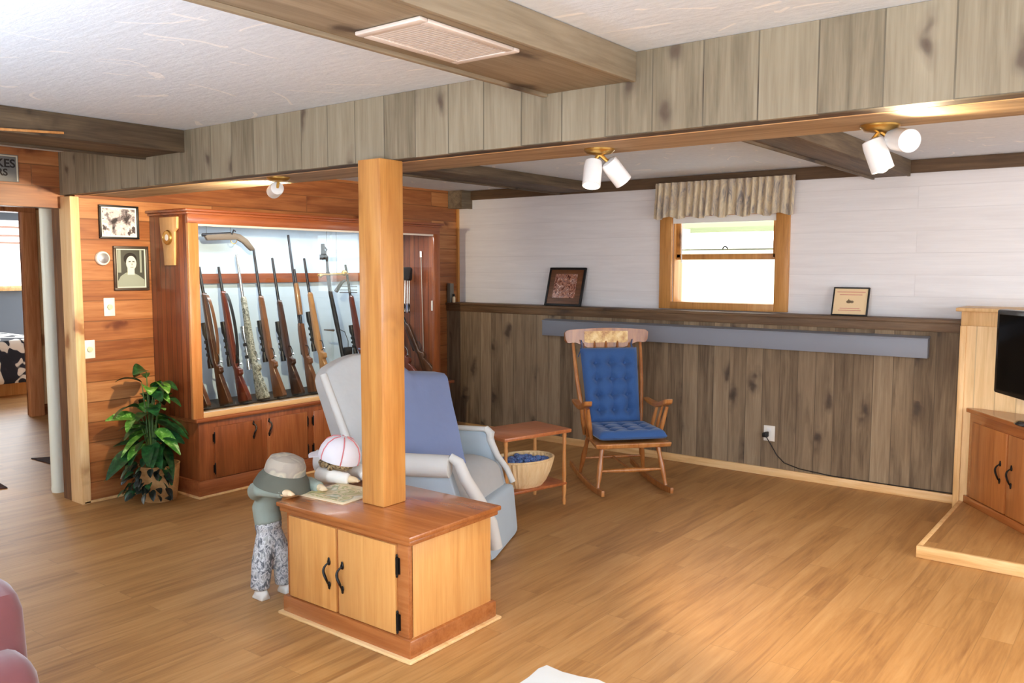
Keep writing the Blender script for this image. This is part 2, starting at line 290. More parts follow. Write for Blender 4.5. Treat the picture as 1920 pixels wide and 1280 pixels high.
# ------------------------------------------------------------------ mesh builder
class MB:
    def __init__(s): s.bm = bmesh.new()
    def quad(s, a, b, c, d): s.bm.faces.new([s.bm.verts.new(V(p)) for p in (a, b, c, d)]); return s
    def box(s, x0, x1, y0, y1, z0, z1):
        v = [s.bm.verts.new((x, y, z)) for z in (z0, z1) for y in (y0, y1) for x in (x0, x1)]
        for f in ((0, 2, 3, 1), (4, 5, 7, 6), (0, 1, 5, 4), (2, 6, 7, 3), (0, 4, 6, 2), (1, 3, 7, 5)): s.bm.faces.new([v[i] for i in f])
        return s
    def mbox(s, m, sx, sy, sz):
        n = len(s.bm.verts); s.box(-sx / 2, sx / 2, -sy / 2, sy / 2, -sz / 2, sz / 2); s.bm.verts.ensure_lookup_table()
        for v in s.bm.verts[n:]: v.co = m @ v.co
        return s
    def prism(s, pts, off):
        off = V(off); a = [s.bm.verts.new(V(p)) for p in pts]; b = [s.bm.verts.new(V(p) + off) for p in pts]
        s.bm.faces.new(a[::-1]); s.bm.faces.new(b)
        for i in range(len(a)):
            j = (i + 1) % len(a); s.bm.faces.new((a[i], a[j], b[j], b[i]))
        return s
    def tube(s, path, r, n=10, closed=False, flat=1.):
        P = [V(p) for p in path]; N = len(P); R = r if isinstance(r, (list, tuple)) else [r] * N
        rings = []; up = None
        for i in range(N):
            a = P[max(i - 1, 0)] if not closed else P[i - 1]; b = P[min(i + 1, N - 1)] if not closed else P[(i + 1) % N]
            t = (b - a).normalized()
            if up is None:
                up = t.orthogonal().normalized()
                if abs(t.z) < .9: up = (V((0, 0, 1)) - t * t.z).normalized()
            up = (up - t * up.dot(t)).normalized(); sd = t.cross(up)
            rings.append([s.bm.verts.new(P[i] + R[i] * (math.cos(q) * up * flat + math.sin(q) * sd)) for q in [2 * PI * k / n for k in range(n)]])
        for i in range(N if closed else N - 1):
            A, B = rings[i], rings[(i + 1) % N]
            for k in range(n): s.bm.faces.new((A[k], A[(k + 1) % n], B[(k + 1) % n], B[k]))
        if not closed: s.bm.faces.new(rings[0][::-1]); s.bm.faces.new(rings[-1])
        return s
    def lathe(s, prof, m=None, n=24, sx=1., sy=1.):
        m = m or M.Identity(4); rings = []
        for r, z in prof:
            rings.append([s.bm.verts.new(m @ V((max(r, 1e-4) * sx * math.cos(2 * PI * k / n), max(r, 1e-4) * sy * math.sin(2 * PI * k / n), z))) for k in range(n)])
        for A, B in zip(rings, rings[1:]):
            for k in range(n): s.bm.faces.new((A[k], A[(k + 1) % n], B[(k + 1) % n], B[k]))
        s.bm.faces.new(rings[0][::-1]); s.bm.faces.new(rings[-1]); return s
    def ell(s, c, r, rot=None, nu=16, nv=10):
        m = M.Translation(V(c)) @ (rot.to_4x4() if rot else M.Identity(4)) @ M.Diagonal((*r, 1))
        return s.lathe([(math.sin(PI * i / nv), -math.cos(PI * i / nv)) for i in range(nv + 1)], m, nu)
    def hexa(s, c8, rnd=.35, seg=10, warp=None):
        """rounded block: c8 = bottom (a,b,c,d) then top (a,b,c,d), each ring in order; rnd 0..1 per block or per axis."""
        rd = rnd if isinstance(rnd, (tuple, list)) else (rnd,) * 3
        c8 = [V(p) for p in c8]; tmp = bmesh.new(); bmesh.ops.create_cube(tmp, size=2)
        bmesh.ops.subdivide_edges(tmp, edges=tmp.edges[:], cuts=seg, use_grid_fill=True)
        mp = {}
        for v in tmp.verts:
            p = v.co.copy(); q = V([max(-(1 - rd[i]), min(1 - rd[i], p[i])) for i in range(3)])
            d = V([(p[i] - q[i]) / rd[i] if rd[i] > 0 else 0 for i in range(3)]); L = d.length
            if L > 1e-6:
                mx = max(abs(x) for x in d); d = d / L * mx
                p = V([q[i] + d[i] * rd[i] for i in range(3)])
            u, w, t = [(x + 1) / 2 for x in p]
            lo = (c8[0] * (1 - u) + c8[1] * u) * (1 - w) + (c8[3] * (1 - u) + c8[2] * u) * w
            hi = (c8[4] * (1 - u) + c8[5] * u) * (1 - w) + (c8[7] * (1 - u) + c8[6] * u) * w
            r = lo * (1 - t) + hi * t
            if warp: r = warp(r, u, w, t)
            mp[v] = s.bm.verts.new(r)
        for f in tmp.faces: s.bm.faces.new([mp[v] for v in f.verts])
        tmp.free(); return s
    def sheet(s, fn, nu, nv, th=.0):
        """surface fn(u,v) with thickness th along its own normal."""
        g = [[V(fn(i / nu, j / nv)) for j in range(nv + 1)] for i in range(nu + 1)]
        top = [[s.bm.verts.new(p) for p in row] for row in g]
        def nrm(i, j):
            a = g[min(i + 1, nu)][j] - g[max(i - 1, 0)][j]; b = g[i][min(j + 1, nv)] - g[i][max(j - 1, 0)]
            return a.cross(b).normalized()
        for i in range(nu):
            for j in range(nv): s.bm.faces.new((top[i][j], top[i + 1][j], top[i + 1][j + 1], top[i][j + 1]))
        if th:
            bot = [[s.bm.verts.new(g[i][j] - nrm(i, j) * th) for j in range(nv + 1)] for i in range(nu + 1)]
            for i in range(nu):
                for j in range(nv): s.bm.faces.new((bot[i][j], bot[i][j + 1], bot[i + 1][j + 1], bot[i + 1][j]))
            for i in range(nu):
                s.bm.faces.new((top[i][0], bot[i][0], bot[i + 1][0], top[i + 1][0])); s.bm.faces.new((top[i][nv], top[i + 1][nv], bot[i + 1][nv], bot[i][nv]))
            for j in range(nv):
                s.bm.faces.new((top[0][j], top[0][j + 1], bot[0][j + 1], bot[0][j])); s.bm.faces.new((top[nu][j], bot[nu][j], bot[nu][j + 1], top[nu][j + 1]))
        return s
    def bevel(s, w, seg=2, ang=30):
        bmesh.ops.recalc_face_normals(s.bm, faces=s.bm.faces[:])
        e = [e for e in s.bm.edges if len(e.link_faces) == 2 and e.calc_face_angle(0) > math.radians(ang)]
        bmesh.ops.bevel(s.bm, geom=e, offset=w, segments=seg, profile=.5, affect='EDGES', clamp_overlap=True); return s
    def xf(s, m): s.bm.transform(m); return s

ROOTM = {}
def build(mb, name, mat, parent=None, local=False, smooth=True, bev=0, remesh=0, smooth_it=0, label=None):
    if bev: mb.bevel(bev)
    bm = mb.bm; bmesh.ops.recalc_face_normals(bm, faces=bm.faces[:])
    me = bpy.data.meshes.new(name); root_m = None
    if parent is None:
        xs = [v.co for v in bm.verts]
        lo = V([min(c[i] for c in xs) for i in range(3)]); hi = V([max(c[i] for c in xs) for i in range(3)])
        loc = V(((lo.x + hi.x) / 2, (lo.y + hi.y) / 2, lo.z)); bm.transform(M.Translation(-loc))
    elif not local: bm.transform(ROOTM[parent.name].inverted())
    bm.to_mesh(me); bm.free(); me.materials.append(mat)
    if smooth:
        me.polygons.foreach_set('use_smooth', [True] * len(me.polygons)); me.set_sharp_from_angle(angle=math.radians(38))
    o = bpy.data.objects.new(name, me); C.objects.link(o)
    if parent is None: o.location = loc; ROOTM[o.name] = M.Translation(loc)
    else: o.parent = parent; ROOTM[o.name] = ROOTM[parent.name]
    if remesh:
        r = o.modifiers.new('remesh', 'REMESH'); r.mode = 'VOXEL'; r.voxel_size = remesh; r.use_smooth_shade = True
        sm = o.modifiers.new('smooth', 'SMOOTH'); sm.factor = .5; sm.iterations = smooth_it or 6
    if label: o['label'] = label
    return o
def tag(o, label, cat, group=None, kind=None):
    o['label'] = label; o['category'] = cat
    if group: o['group'] = group
    if kind: o['kind'] = kind
    return o
def thing(name, label, cat, loc, rotz=0, group=None, kind=None, mat4=None):
    o = bpy.data.objects.new(name, None); C.objects.link(o); o.empty_display_size = .1
    m = mat4 if mat4 is not None else M.Translation(V(loc)) @ M.Rotation(rotz, 4, 'Z')
    o.matrix_world = m; ROOTM[o.name] = m.copy()
    return tag(o, label, cat, group, kind)
def struct(name, mb, mat, label=None, bev=0, cat=None, parent=None):
    o = build(mb, name, mat, parent, bev=bev)
    if parent is None:
        o['kind'] = 'structure'
        if label: o['label'] = label
        if cat: o['category'] = cat
    return o
def frameM(o, x, y):
    x = V(x).normalized(); y = (V(y) - x * V(y).dot(x)).normalized(); z = x.cross(y)
    m = M((x, y, z)).transposed().to_4x4(); m.translation = V(o); return m
def arc(c, r, a0, a1, n, ax, ay): return [V(c) + r * (math.cos(a0 + (a1 - a0) * i / n) * V(ax) + math.sin(a0 + (a1 - a0) * i / n) * V(ay)) for i in range(n + 1)]

# ------------------------------------------------------------------ the room shell
ZC = 2.353
struct('floor', MB().box(-14.0, 3.1, -2.6, 6.7, -.12, 0), m_floor, 'golden laminate plank floor', cat='floor')
struct('ceiling', MB().box(-14.0, 3.1, -2.6, 6.7, ZC, ZC + .1), m_ceil, 'white swirled plaster ceiling', cat='ceiling')
struct('wall_left', MB().box(-6.0, -5.7475, 2.725, 6.53, 0, ZC), m_pineW, 'orange horizontal pine plank wall behind the gun cabinet', cat='wall')
# white wall with the window hole
wb = MB(); wx0, wx1, wz0, wz1 = -3.34, -2.45, 1.30, 2.04
wb.box(-6.0, wx0, 6.53, 6.68, 0, ZC); wb.box(wx1, 3.1, 6.53, 6.68, 0, ZC); wb.box(wx0, wx1, 6.53, 6.68, 0, wz0); wb.box(wx0, wx1, 6.53, 6.68, wz1, ZC)
struct('wall_back', wb, m_ship, 'white horizontal shiplap wall with a window', cat='wall')
struct('wall_wainscot', MB().box(-5.745, -1.09, 6.356, 6.529, .0, 1.21), m_wains, 'weathered grey brown upright board wainscot below the white wall', cat='wall')
struct('trim_ledge', MB().box(-5.746, -1.09, 6.335, 6.5295, 1.225, 1.25).box(-5.746, -1.09, 6.345, 6.36, 1.165, 1.226), m_cap, 'brown board ledge on top of the wainscot', bev=.004, cat='ledge')
struct('baseboard_back', MB().box(-5.74, -1.07, 6.335, 6.357, 0, .062), m_pineX, 'light pine baseboard under the wainscot', bev=.004, cat='baseboard')
struct('baseboard_left', MB().box(-5.748, -5.735, 2.70, 3.26, 0, .018), m_pineX, 'thin pine strip along the pine wall', bev=.003, cat='baseboard')
# pine wall end next to the hall
struct('trim_post', MB().box(-6.02, -5.895, 2.695, 2.73, 0, 2.06), m_brownend, 'rough brown upright board at the end of the pine wall', cat='trim')
struct('trim_wall_end', MB().box(-5.893, -5.735, 2.685, 2.745, 0, 2.06), m_pineT, 'light knotty pine trim board at the end of the pine wall', bev=.004, cat='trim')
struct('trim_corner', MB().box(-5.7475, -5.725, 6.505, 6.529, 1.25, 2.19), m_winwood, 'narrow pine corner strip beside the white wall', cat='trim')
# hall header and other walls
struct('wall_header', MB().box(-5.97, -5.87, -2.5, 2.725, 1.985, ZC), m_pineW, 'orange pine header wall above the hall opening', cat='wall')
struct('wall_front_left', MB().box(-5.97, -5.87, -2.5, .6, 0, 1.985), m_pineW, 'orange pine wall beside the hall opening', cat='wall')
struct('wall_right', MB().box(2.95, 3.1, -2.5, 6.53, 0, ZC), m_ivory, 'plain wall on the camera side', cat='wall')
struct('wall_front', MB().box(-6.0, 3.1, -2.6, -2.45, 0, ZC), m_ivory, 'plain wall behind the camera', cat='wall')
struct('wall_hall', MB().box(-9.75, -9.62, 4.02, 6.6, 0, ZC).box(-9.75, -9.62, -2.5, 2.6, 0, ZC).box(-9.75, -9.62, 2.6, 4.02, 2.19, ZC), m_pineW, 'far hall wall with the bedroom doorway', cat='wall')
struct('wall_hall_end', MB().box(-9.62, -5.94, 6.53, 6.66, 0, ZC).box(-14, -5.97, -2.6, -2.45, 0, ZC), m_hall, 'end wall of the hall', cat='wall')
d1 = struct('door_1', MB().box(-9.64, -9.575, 3.985, 4.125, 0, 2.17).box(-9.64, -9.575, 3.0, 4.125, 2.17, 2.26), wood('door_casing_pine', ((176, 108, 62), (208, 146, 98), (222, 170, 124)), 'Z', 'Y', None, rough=.5, knots=.3, knotcol=(120, 60, 30)), 'pine casing of the bedroom doorway beyond the hall', bev=.006, cat='doorway')
struct('trim_hall_edge', MB().box(-9.62, -9.60, 4.125, 4.22, .12, 2.2), m_pineT, 'pale pine strip beside the bedroom doorway', cat='trim')
# bedroom far wall with its window
bw = MB(); bw.box(-14, -13.0, -2.5, 6.6, 0, 1.30).box(-14, -13, -2.5, 6.6, 2.25, ZC).box(-14, -13, 5.42, 6.6, 1.30, 2.25).box(-14, -13, -2.5, 4.2, 1.30, 2.25)
struct('wall_bedroom', bw, m_bluewall, 'blue grey bedroom wall below its window', cat='wall')
w2 = thing('window_2', 'bright bedroom window with blind seen through the far doorway', 'window', (-13, 4.8, 1.3), kind='structure')
build(MB().box(-13.03, -12.93, 4.2, 5.42, 1.26, 1.33), 'window_sill', m_pineX, w2, bev=.005)
build(MB().box(-13.06, -13.05, 4.2, 5.42, 1.33, 2.25), 'pane', plain('daylit_blind', (250, 244, 240), .9, emit=1.3), w2)
for z in (1.92, 2.02, 2.14): build(MB().box(-13.04, -13.02, 4.2, 5.42, z, z + .028), 'blind_slat', plain('pink_slat', (226, 186, 170), .8), w2)

# beams
struct('ceiling_beam', MB().box(-5.93, 3.0, 2.686, 2.712, 2.07, ZC - .001), m_beamV, 'big boxed beam faced with grey upright boards across the room', cat='beam')
struct('ceiling_beam', MB().box(-5.75, 3.0, 2.79, 3.10, 2.072, ZC - .001), m_beamU, 'tan underside and back of the big boxed beam', cat='beam')
struct('trim_painted_shade', MB().box(-5.75, 3.0, 2.712, 2.776, 2.0705, 2.12), m_trimX, 'dark strip painted as the shade under the big beam', cat='trim')  # shade on the beam's underside, put in as a dark flush strip
struct('trim_beam', MB().box(-5.75, 3.0, 2.776, 2.79, 2.0695, 2.11), m_pineX, 'pale strip under the big beam', cat='trim')
def ybeam(x0, x1, y0, y1, z0, mat, label, lip=True):
    mb = MB().box(x0 + .02, x1 - .02, y0, y1, z0, z0 + .02)
    mb.box(x0, x0 + .02, y0, y1, z0 - .012, ZC - .001); mb.box(x1 - .02, x1, y0, y1, z0 - .004, ZC - .001)
    return struct('ceiling_beam', mb, mat, label, bev=.003, cat='beam')
ybeam(-1.93, -1.53, -2.45, 2.686, 2.252, m_beamY, 'grey boxed ceiling beam carrying the air vent', )
ybeam(-4.80, -4.375, -2.45, 2.686, 2.235, m_beamD, 'dark boxed ceiling beam near the hall with a yellow stick on it')
ybeam(-1.76, -1.50, 3.10, 6.50, 2.243, m_beamD, 'dark boxed ceiling beam between the two double spotlights')
ybeam(-4.50, -4.13, 3.10, 6.50, 2.275, m_beamD, 'dark boxed ceiling beam behind the wooden post')
struct('trim_crown', MB().box(-5.745, 2.95, 6.505, 6.5295, 2.262, ZC - .002), m_trimX, 'dark wood strip along the top of the white wall', cat='trim')
struct('trim_block', MB().box(-5.745, -5.57, 6.38, 6.529, 2.18, ZC - .002).box(-5.57, -5.555, 6.37, 6.529, 2.175, ZC - .002), m_beamY, 'short grey boxed block in the ceiling corner', cat='beam')

# window
w1 = thing('window_1', 'pine framed sash window in the white wall under a print valance', 'window', (-2.9, 6.53, 1.25), kind='structure')
fr = MB()
fr.box(-3.455, -3.345, 6.50, 6.535, 1.255, 2.10).box(-2.455, -2.35, 6.50, 6.535, 1.255, 2.10).box(-3.345, -2.455, 6.50, 6.535, 2.02, 2.10)
fr.box(-3.345, -2.455, 6.495, 6.68, 1.255, 1.315)
fr.box(-3.345, -3.33, 6.53, 6.68, 1.3, 2.04).box(-2.47, -2.455, 6.53, 6.68, 1.3, 2.04)
build(fr, 'window_frame', m_winwood, w1, bev=.004)
build(MB().box(-3.33, -3.295, 6.57, 6.60, 1.68, 2.03).box(-2.50, -2.47, 6.57, 6.60, 1.68, 2.03).box(-3.33, -2.47, 6.57, 6.60, 1.665, 1.712), 'upper_sash', m_winwood, w1, bev=.003)
build(MB().box(-3.30, -2.50, 6.59, 6.594, 1.70, 2.03), 'pane', m_glass, w1)
build(MB().box(-3.325, -2.475, 6.61, 6.614, 1.31, 1.69), 'pane', m_glass, w1)
lk = build(MB().box(-3.29, -2.51, 6.585, 6.60, 1.742, 1.752), 'sash_bar', m_outg, w1)
build(MB().tube(arc((-2.9, 6.575, 1.75), .02, 0, PI, 8, (1, 0, 0), (0, 0, 1)), .005, 8), 'sash_lock', m_black, w1)
build(MB().tube([(-3.285, 6.575, 2.0), (-3.285, 6.57, 1.64)], .004, 6), 'shade_cord', m_white, w1)
build(MB().box(-3.34, -2.46, 6.515, 6.525, 1.965, 2.1), 'roller_shade', m_white, w1)
# place outside: sunlit patio
struct('terrain_patio', MB().box(-12, 6, 6.9, 24, .2, .9), m_out2, 'bright patio outside the window', cat='patio')
struct('wall_patio', MB().box(-9, 4, 12.5, 12.8, .9, 2.0), m_out, 'pale low patio wall outside', cat='wall')
t = thing('patio_shelter', 'pale patio shelter with posts seen through the window', 'shelter', (-5.5, 9.6, .9))
build(MB().box(-9.5, -2.5, 9.2, 10.6, 2.06, 2.3), 'roof', m_outg, t)
for x in (-6.6, -4.75): build(MB().box(x, x + .14, 9.3, 9.44, .9, 2.06), 'post', m_out, t)
tag(build(MB().ell((-5.55, 9.9, 1.15), (.3, .25, .3)), 'patio_shrub', m_green, remesh=0), 'small green shrub outside the window', 'shrub')

# ------------------------------------------------------------------ window valance
def val(u, v):
    x = -3.475 + 1.18 * u; z = 2.297 - (.29 + .012 * math.sin(u * 40)) * v
    y = 6.455 - .02 * v + (.012 + .006 * v) * math.sin(u * 120 + 1.2 * math.sin(u * 17)) - .012 * (v - .12 if v > .12 else 0)
    if v < .14: y -= .006 * math.sin(v / .14 * PI)
    return (x, y, z)
t = thing('window_valance', 'gathered tan and grey bark print valance over the window', 'curtain', (-2.9, 6.46, 2.0))
build(MB().sheet(val, 180, 14, .004), 'cloth', m_val, t)
build(MB().tube([(-3.46, 6.475, 2.275), (-2.31, 6.475, 2.275)], .008, 8), 'rod', m_white, t)

# ------------------------------------------------------------------ hardware helpers (local: x = outward, y = side, z = up)
def pull(parent, o, nrm, side, mirror=1, s=1.):
    m = frameM(o, nrm, side); mb = MB()
    pts = []
    for i in range(13):
        q = i / 12; z = (q - .5) * .098 * s
        pts.append((.006 + .024 * s * math.sin(PI * q) ** .7, mirror * .010 * s * math.sin(2 * PI * q), z))
    mb.tube(pts, [.0035 + .003 * math.sin(PI * i / 12) for i in range(13)], 8)
    for z in (-.05, .05):
        mb.ell((.004, 0, z * s), (.005, .010 * s, .014 * s)); mb.ell((.004, 0, z * s * 1.28), (.004, .006 * s, .008 * s))
    return build(mb.xf(m), 'handle', m_black, parent, label=None)
def hinge(parent, o, nrm, side, s=1.):
    m = frameM(o, nrm, side); mb = MB().box(0, .004, -.014 * s, .014 * s, -.034 * s, .034 * s)
    mb.tube([(.006, 0, -.036 * s), (.006, 0, .036 * s)], .006 * s, 8); mb.ell((.006, 0, .042 * s), (.005, .005, .008)); mb.ell((.006, 0, -.042 * s), (.005, .005, .008))
    return build(mb.xf(m), 'hinge', m_black, parent)

# ------------------------------------------------------------------ post and its cabinet
t = thing('post_cabinet', 'low golden wood two door cabinet built around the wooden post', 'cabinet', (-2.776, 2.664, 0))
x0, x1, y0, y1 = -3.169, -2.383, 2.404, 2.924
b = MB().box(x0, x1, y0 + .012, y1, .0, .485)
build(b, 'body', m_cabY, t, bev=.003)
build(MB().box(x0, x1, y0, y0 + .02, .09, .485), 'face_frame', m_cabD, t, bev=.002)
tp = MB().box(x0 - .035, x1 + .035, y0 - .035, y1 + .035, .507, .529).box(x0 - .024, x1 + .024, y0 - .024, y1 + .024, .485, .508)
build(tp, 'top', m_cabD, t, bev=.006)
bs = MB().box(x0 - .018, x1 + .018, y0 - .018, y1 + .018, .012, .088)
build(bs, 'base_trim', m_cabD, t, bev=.006)
build(MB().box(x0 - .036, x1 + .036, y0 - .036, y1 + .036, 0, .014), 'floor_strip', m_pineX, t, bev=.005)
for (dx0, dx1, hx, hgx) in ((-3.143, -2.822, -2.862, None), (-2.805, -2.455, -2.775, -2.446)):
    d = build(MB().box(dx0, dx1, y0 - .012, y0 + .004, .093, .470), 'door', m_cab, t, bev=.004)
    pull(d, (hx, y0 - .012, .262), (0, -1, 0), (1, 0, 0), 1)
    if hgx:
        for z in (.148, .385): hinge(d, (hgx, y0 - .004, z), (0, -1, 0), (1, 0, 0))
for dx in (-2.42,): build(MB().box(dx - .026, dx + .033, y0 - .004, y0 + .004, .09, .485), 'stile', m_cabD, t, bev=.002)
tag(build(MB().box(-2.876, -2.736, 2.60, 2.742, .529, 2.0698), 'support_post', m_post, bev=.006), 'square honey coloured wooden post rising from the low cabinet to the beam', 'post')
# page on the cabinet
t = thing('magazine', 'open printed page with a cream border lying on the low cabinet', 'magazine', (-3.08, 2.65, .529), .06)
build(MB().box(-.135, .155, -.14, .13, .0, .005), 'paper', m_paper, t, local=True, bev=.001)
build(MB().box(-.115, .135, -.118, .09, .005, .0062), 'print', m_map, t, local=True)

# ------------------------------------------------------------------ dolls leaning on the cabinet
def build_doll(name, label, cat, P, mats, cap):
    """P: dict of joint points in world coordinates."""
    t = thing(name, label, cat, P['foot_a'])
    body = MB(); h = P['head']; n = P['neck']; hip = P['hip']
    body.ell(h, (.062, .058, .066)).tube([h, n], .026, 10).tube([n, P['mid'], hip], [.045, .055, .052], 12)
    for s in 'ab':
        body.tube([n, P['sh_' + s], P['el_' + s], P['ha_' + s]], [.03, .028, .022, .018], 10)
        body.tube([hip, P['kn_' + s], P['foot_' + s] + V((0, 0, .03))], [.04, .032, .024], 10)
        body.ell(P['ha_' + s], (.022, .018, .014))
        d = (P['ha_' + s] - P['el_' + s]).normalized(); sd = d.cross(V((0, 0, 1))).normalized()
        for q in (-1.5, -.5, .5, 1.5): body.tube([P['ha_' + s] + sd * q * .008, P['ha_' + s] + sd * q * .010 + d * .026 - V((0, 0, .006))], .005, 6)
        body.tube([P['ha_' + s] + sd * .014, P['ha_' + s] + sd * .026 + d * .010], .005, 6)
    build(body, 'body', m_tan, t, remesh=.006, smooth_it=4)
    sh = MB().tube([n + V((0, 0, .012)), P['mid'], hip + V((0, 0, .02))], [.052, .068, .066], 14)
    for s in 'ab': sh.tube([n, P['sh_' + s], P['el_' + s], P['ha_' + s].lerp(P['el_' + s], .22)], [.045, .046, .036, .029], 12)
    build(sh, 'shirt', mats[0], t, remesh=.008, smooth_it=6)
    pa = MB().tube([P['mid'].lerp(hip, .6), hip], [.064, .066], 14)
    for s in 'ab': pa.tube([hip, P['kn_' + s], P['foot_' + s] + V((0, 0, .045))], [.055, .052, .046], 12)
    build(pa, 'trousers', mats[1], t, remesh=.008, smooth_it=5)
    for s in 'ab':
        f = P['foot_' + s]; build(MB().ell(f + V((.012, 0, .026)), (.045, .028, .027)).box(f.x - .03, f.x + .05, f.y - .024, f.y + .024, 0, .016), 'shoe', mats[2], t, remesh=.006, smooth_it=4)
    # small face, turned down to the table
    fd = P['face']
    up = V((0, 0, 1)); sd = fd.cross(up).normalized(); fu = sd.cross(fd).normalized()
    for q in (-1, 1): build(MB().ell(h + fd * .058 + sd * q * .02, (.006, .006, .006)), 'eye', m_dark, t)
    build(MB().ell(h + fd * .064 - fu * .012, (.008, .008, .008)), 'nose', m_tan, t)
    cap(t, h); return t
A = dict(head=V((-3.335, 2.515, .60)), neck=V((-3.40, 2.505, .535)), mid=V((-3.445, 2.49, .43)), hip=V((-3.425, 2.49, .335)),
    sh_a=V((-3.44, 2.425, .525)), el_a=V((-3.36, 2.395, .555)), ha_a=V((-3.195, 2.44, .552)),
    sh_b=V((-3.38, 2.60, .53)), el_b=V((-3.27, 2.62, .55)), ha_b=V((-3.15, 2.60, .55)),
    kn_a=V((-3.42, 2.445, .18)), kn_b=V((-3.395, 2.545, .18)), foot_a=V((-3.425, 2.43, 0)), foot_b=V((-3.40, 2.555, 0)), face=V((.8, 0, -.6)))
def hat(t, h):
    m = M.Translation(h + V((.02, -.01, .008))) @ M.Rotation(math.radians(10), 4, 'Y') @ M.Rotation(math.radians(-6), 4, 'X')
    build(MB().lathe([(.094, -.01), (.098, .02), (.094, .055), (.080, .085), (.045, .100), (.0, .102)], m, 28), 'hat_crown', m_hat, t)
    build(MB().lathe([(.093, .016), (.099, .018), (.122, -.012), (.138, -.05), (.132, -.052), (.115, -.016)], m, 28), 'hat_brim', m_brim, t)
build_doll('doll', 'stuffed child doll in a bucket hat and grey camouflage trousers hiding its face', 'doll', A, (m_shirt, m_camo, m_shoe), hat)
B = dict(head=V((-3.29, 2.82, .63)), neck=V((-3.34, 2.83, .55)), mid=V((-3.365, 2.83, .44)), hip=V((-3.36, 2.83, .34)),
    sh_a=V((-3.35, 2.765, .555)), el_a=V((-3.26, 2.745, .565)), ha_a=V((-3.15, 2.80, .552)),
    sh_b=V((-3.32, 2.90, .56)), el_b=V((-3.22, 2.915, .565)), ha_b=V((-3.13, 2.86, .552)),
    kn_a=V((-3.36, 2.79, .18)), kn_b=V((-3.36, 2.88, .18)), foot_a=V((-3.37, 2.785, 0)), foot_b=V((-3.37, 2.885, 0)), face=V((.8, .1, -.6)))
def ballcap(t, h):
    m = M.Translation(h + V((0, 0, .0))) @ M.Rotation(math.radians(12), 4, 'Y') @ M.Rotation(math.radians(-8), 4, 'X')
    dome = [(.104, .0), (.108, .02), (.103, .055), (.086, .088), (.056, .112), (.02, .122), (.0, .123)]
    build(MB().lathe(dome, m, 30), 'cap_crown', m_capw, t)
    for a in range(6):
        q = a * PI / 3 + .4
        build(MB().tube([m @ V((r * 1.01 * math.cos(q), r * 1.01 * math.sin(q), z + .001)) for r, z in dome[:-1]], .0028, 6), 'cap_piping', m_piping, t)
    bb = MB().sheet(lambda u, v: m @ V(((.095 + .055 * v) * math.cos(2.7 + u * 1.5), (.095 + .055 * v) * math.sin(2.7 + u * 1.5), .004 - .014 * v + .0 * u)), 14, 5, .005)
    build(bb, 'cap_peak', m_capw, t)
    hr = MB(); random.seed(3)
    for i in range(26):
        q = 2 * PI * i / 26; hr.ell(h + V((.085 * math.cos(q), .085 * math.sin(q), -.012 + random.uniform(-.012, .008))), (.016, .016, .016), nu=8, nv=6)
    build(hr, 'hair', m_hair, t)
build_doll('doll', 'stuffed child doll in a white cap with red piping leaning on the cabinet', 'doll', B, (m_teew, m_denim, m_shoe), ballcap)

# ------------------------------------------------------------------ recliner
t = thing('recliner', 'pale grey blue slipcovered recliner behind the low cabinet', 'armchair', (-3.35, 3.55, 0), .4)
def arch(p, u, w, tt): return p + V((0, 0, .125 * (math.sin(PI * min(1, max(0, w / .72))) if w < .72 else 0) * max(0, tt - .35) / .65))
back = MB().hexa([(-3.70, 3.20, .36), (-3.46, 3.16, .40), (-3.24, 3.72, .40), (-3.50, 3.86, .36),
                  (-3.845, 3.09, 1.0), (-3.735, 3.09, 1.0), (-3.475, 3.80, .93), (-3.585, 3.88, .93)], (.45, .16, .22), 14, arch)
build(back, 'back', m_slipgrey, t)
build(MB().tube([(-3.74, 3.105, 1.0), (-3.66, 3.12, .82), (-3.57, 3.135, .62), (-3.48, 3.155, .44)], .022, 10), 'piping', m_slipwhite, t)
def cover(u, v):
    # u along chair width (near to far), v from the top rear over the top and down to the seat
    w = .36 + .66 * u
    tf = V((-3.735, 3.09, 1.0)).lerp(V((-3.475, 3.80, .93)), w); bf = V((-3.46, 3.16, .42)).lerp(V((-3.225, 3.69, .455)), w)
    az = .125 * math.sin(PI * min(1, w / .72)) if w < .72 else 0
    n = V((.80, -.30, .42)).normalized()
    if v < .12: return tf + V((-.11 * (1 - v / .12), .03 * (1 - v / .12), az + .022))
    q = (v - .12) / .88
    return tf.lerp(bf, q) + V((0, 0, (az + .012) * (1 - q) ** 3)) + n * (.026 + .006 * math.sin(9 * u + 7 * q) * math.sin(5 * q)) 
build(MB().sheet(cover, 22, 26, .008), 'back_cover', m_slate, t, label='slate blue cloth cover over the back')
# arms
def armroll(p0, p1, r): return MB().tube([p0, p0.lerp(p1, .35), p0.lerp(p1, .7), p1], [r * .95, r, r, r * .98], 18)
na0, na1 = V((-3.66, 2.985, .545)), V((-2.99, 3.325, .545))
ar = armroll(na0, na1, .062)
build(ar, 'arm_roll', m_slipwhite, t)
build(MB().hexa([(-3.66, 3.03, .06), (-2.90, 3.40, .06), (-2.94, 3.50, .06), (-3.70, 3.13, .06),
                 (-3.66, 2.99, .54), (-3.0, 3.315, .54), (-3.03, 3.38, .54), (-3.70, 3.06, .54)], (.06, .3, .1), 8), 'arm', m_slipblue, t)
build(MB().tube([(-2.985, 3.32, .60), (-2.945, 3.345, .57), (-2.92, 3.37, .48), (-2.87, 3.42, .36), (-2.82, 3.46, .24), (-2.80, 3.48, .1)], [.022, .03, .034, .036, .036, .036], 12), 'arm_front_band', m_slipwhite, t)
